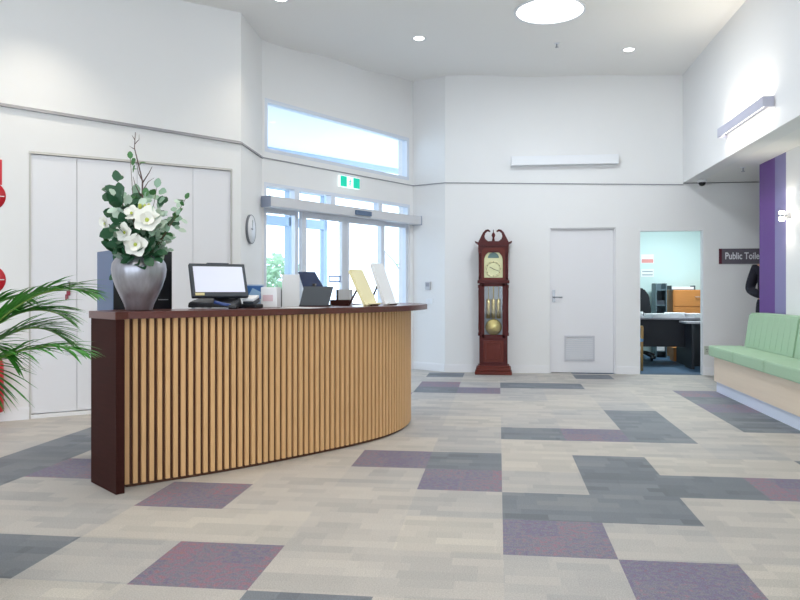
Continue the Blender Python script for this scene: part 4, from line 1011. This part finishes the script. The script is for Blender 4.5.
# two leaflet easels
M_yel = mat('pale_yellow_leaflet', (240, 232, 190), .5); M_ease = mat('dark_easel_wood', (70, 42, 36), .5)
def easel(px, py, d, rz, H_, W1, mm, lab, lean=.42):
    p = at(px, py, d); t = thing('leaflet_easel', lab, 'leaflet stand', (p.x, p.y, ZT), rz, group='leaflet easels on the counter')
    mE = Matrix.Translation((0, 0, .012)) @ Matrix.Rotation(-lean, 4, 'X')
    a = MB(mE); a.box(-W1/2, W1/2, 0, .014, 0, H_, bev=.002); a.build('leaflet', mm, t)
    a = MB(mE); a.box(-W1/2-.008, W1/2+.008, .0142, .022, -.004, H_*.97); a.box(-W1/2, W1/2, -.03, .0, -.011, -.0005); a.build('back_board', M_white if mm is M_white else M_yel, t)
    q = mE @ Vector((0, .025, H_*.62))
    a = MB(); a.tube([q, (0, q.y+.10, .006)], .008, 6); a.box(-.05, .05, -.03, .02, 0, .011); a.build('strut', M_ease, t)
    return t
easel(372, 306.5, 5.65, YAW+1.12, .31, .19, M_yel, 'pale yellow leaflet leaning on an easel on the counter', .47)
easel(391, 306, 5.95, YAW+1.12, .36, .19, M_white, 'white leaflet leaning on an easel near the end of the counter', .36)

# ------------------------------------------------------------------ areca palm at the left edge
pm_ = at(-66, 300, 2.75)
pal = thing('potted_palm', 'green areca palm with arching fronds at the left edge', 'palm', (pm_.x, pm_.y, 0))
M_pot = mat('dark_pot', (52, 50, 54), .5); M_frond = mat('palm_leaflet', (66, 142, 48), .45, noise=.35, nscale=7); M_rachis = mat('palm_rachis', (122, 150, 70), .5)
a = MB(); a.lathe([(0, 0), (.15, 0), (.20, .36), (.215, .36), (.215, .39), (.19, .39), (.185, .34), (0, .34)], n=36); a.build('pot', M_pot, pal)
a = MB(); a.lathe([(0, .341), (.184, .341), (.1, .35), (0, .352)], n=24); a.build('soil', mat('soil', (60, 46, 36), .9, noise=.3, nscale=60), pal)
a = MB()
for k in range(5):
    q = k*1.3; a.tube([(.05*math.cos(q), .05*math.sin(q), .34), (.06*math.cos(q), .06*math.sin(q), .60), (.05*math.cos(q), .05*math.sin(q), .78)], [.016, .013, .009], 8)
a.build('cane', M_rachis, pal)
rp = random.Random(21)
def frond(tip, peak, n=20, LL_=.26, dep=0, start=(0, 0, .72), w=.017):
    """tip, peak: (right, up) relative to the pot's base as seen from the hall"""
    e = RT*tip[0]+FW*dep+Vector((0, 0, tip[1])); c = RT*peak[0]+FW*dep*.5+Vector((0, 0, peak[1])); s0 = Vector(start); P = []
    for k in range(17):
        u = k/16; P.append(s0*(1-u)**2+c*2*u*(1-u)+e*u*u)
    a = MB(); a.tube(P, [.006*(1-.8*k/16)+.001 for k in range(17)], 6); fr = a.build('frond', M_rachis, pal)
    a = MB()
    for k in range(n):
        u = .28+.72*(k+.5)/n; i = u*16; j = min(15, int(i)); q = P[j].lerp(P[j+1], i-j); tg = (P[j+1]-P[j]).normalized()
        sd = tg.cross(Vector((0, 0, 1))).normalized()
        for s in (-1, 1):
            L_ = LL_*math.sin(PI*(.18+.75*u))*rp.uniform(.85, 1.15)
            d0 = (tg*.95+sd*s*rp.uniform(.3, .5)+Vector((0, 0, rp.uniform(.05, .3)))).normalized(); dr = rp.uniform(.2, .45)
            prev = q; nrm = sd*s; vs = []; wd = Vector((0, 0, 1)).cross(d0).normalized()
            for m_ in range(5):
                t = m_/4; pt = q+d0*(L_*t)+Vector((0, 0, -dr*L_*t*t)); ww = w*(math.sin(PI*(.12+.88*t)) if m_ < 4 else .02)
                vs += [pt-wd*ww*.5, pt+Vector((0, 0, -.15*ww)), pt+wd*ww*.5]
            fs = []
            for m_ in range(4):
                b0 = m_*3; fs += [(b0, b0+1, b0+4, b0+3), (b0+1, b0+2, b0+5, b0+4)]
            a._f(vs, fs, True)
    a.build('leaflets', M_frond, fr, recalc=False)
PXM = 2.75/720
def fr_px(tip, peak, **k):
    g = lambda q: ((q[0]+66)*PXM, 1.15+(290-q[1])*PXM)
    frond(g(tip), g(peak), **k)
fr_px((100, 294), (24, 264), n=26, LL_=.27, dep=-.05)
fr_px((98, 350), (30, 326), n=24, LL_=.24, dep=-.12)
fr_px((8, 390), (-10, 330), n=20, LL_=.24, dep=-.1)
fr_px((46, 318), (-10, 285), n=24, LL_=.27, dep=.15)
fr_px((4, 436), (-24, 410), n=18, LL_=.17, dep=-.25)
fr_px((38, 342), (0, 300), n=22, LL_=.25, dep=.2)
fr_px((20, 300), (-30, 285), n=18, LL_=.22, dep=.05)
fr_px((14, 362), (-20, 315), n=18, LL_=.22, dep=.0)
fr_px((-200, 300), (-120, 180), n=20, LL_=.25, dep=-.1)
fr_px((-150, 240), (-90, 120), n=20, LL_=.25, dep=.2)
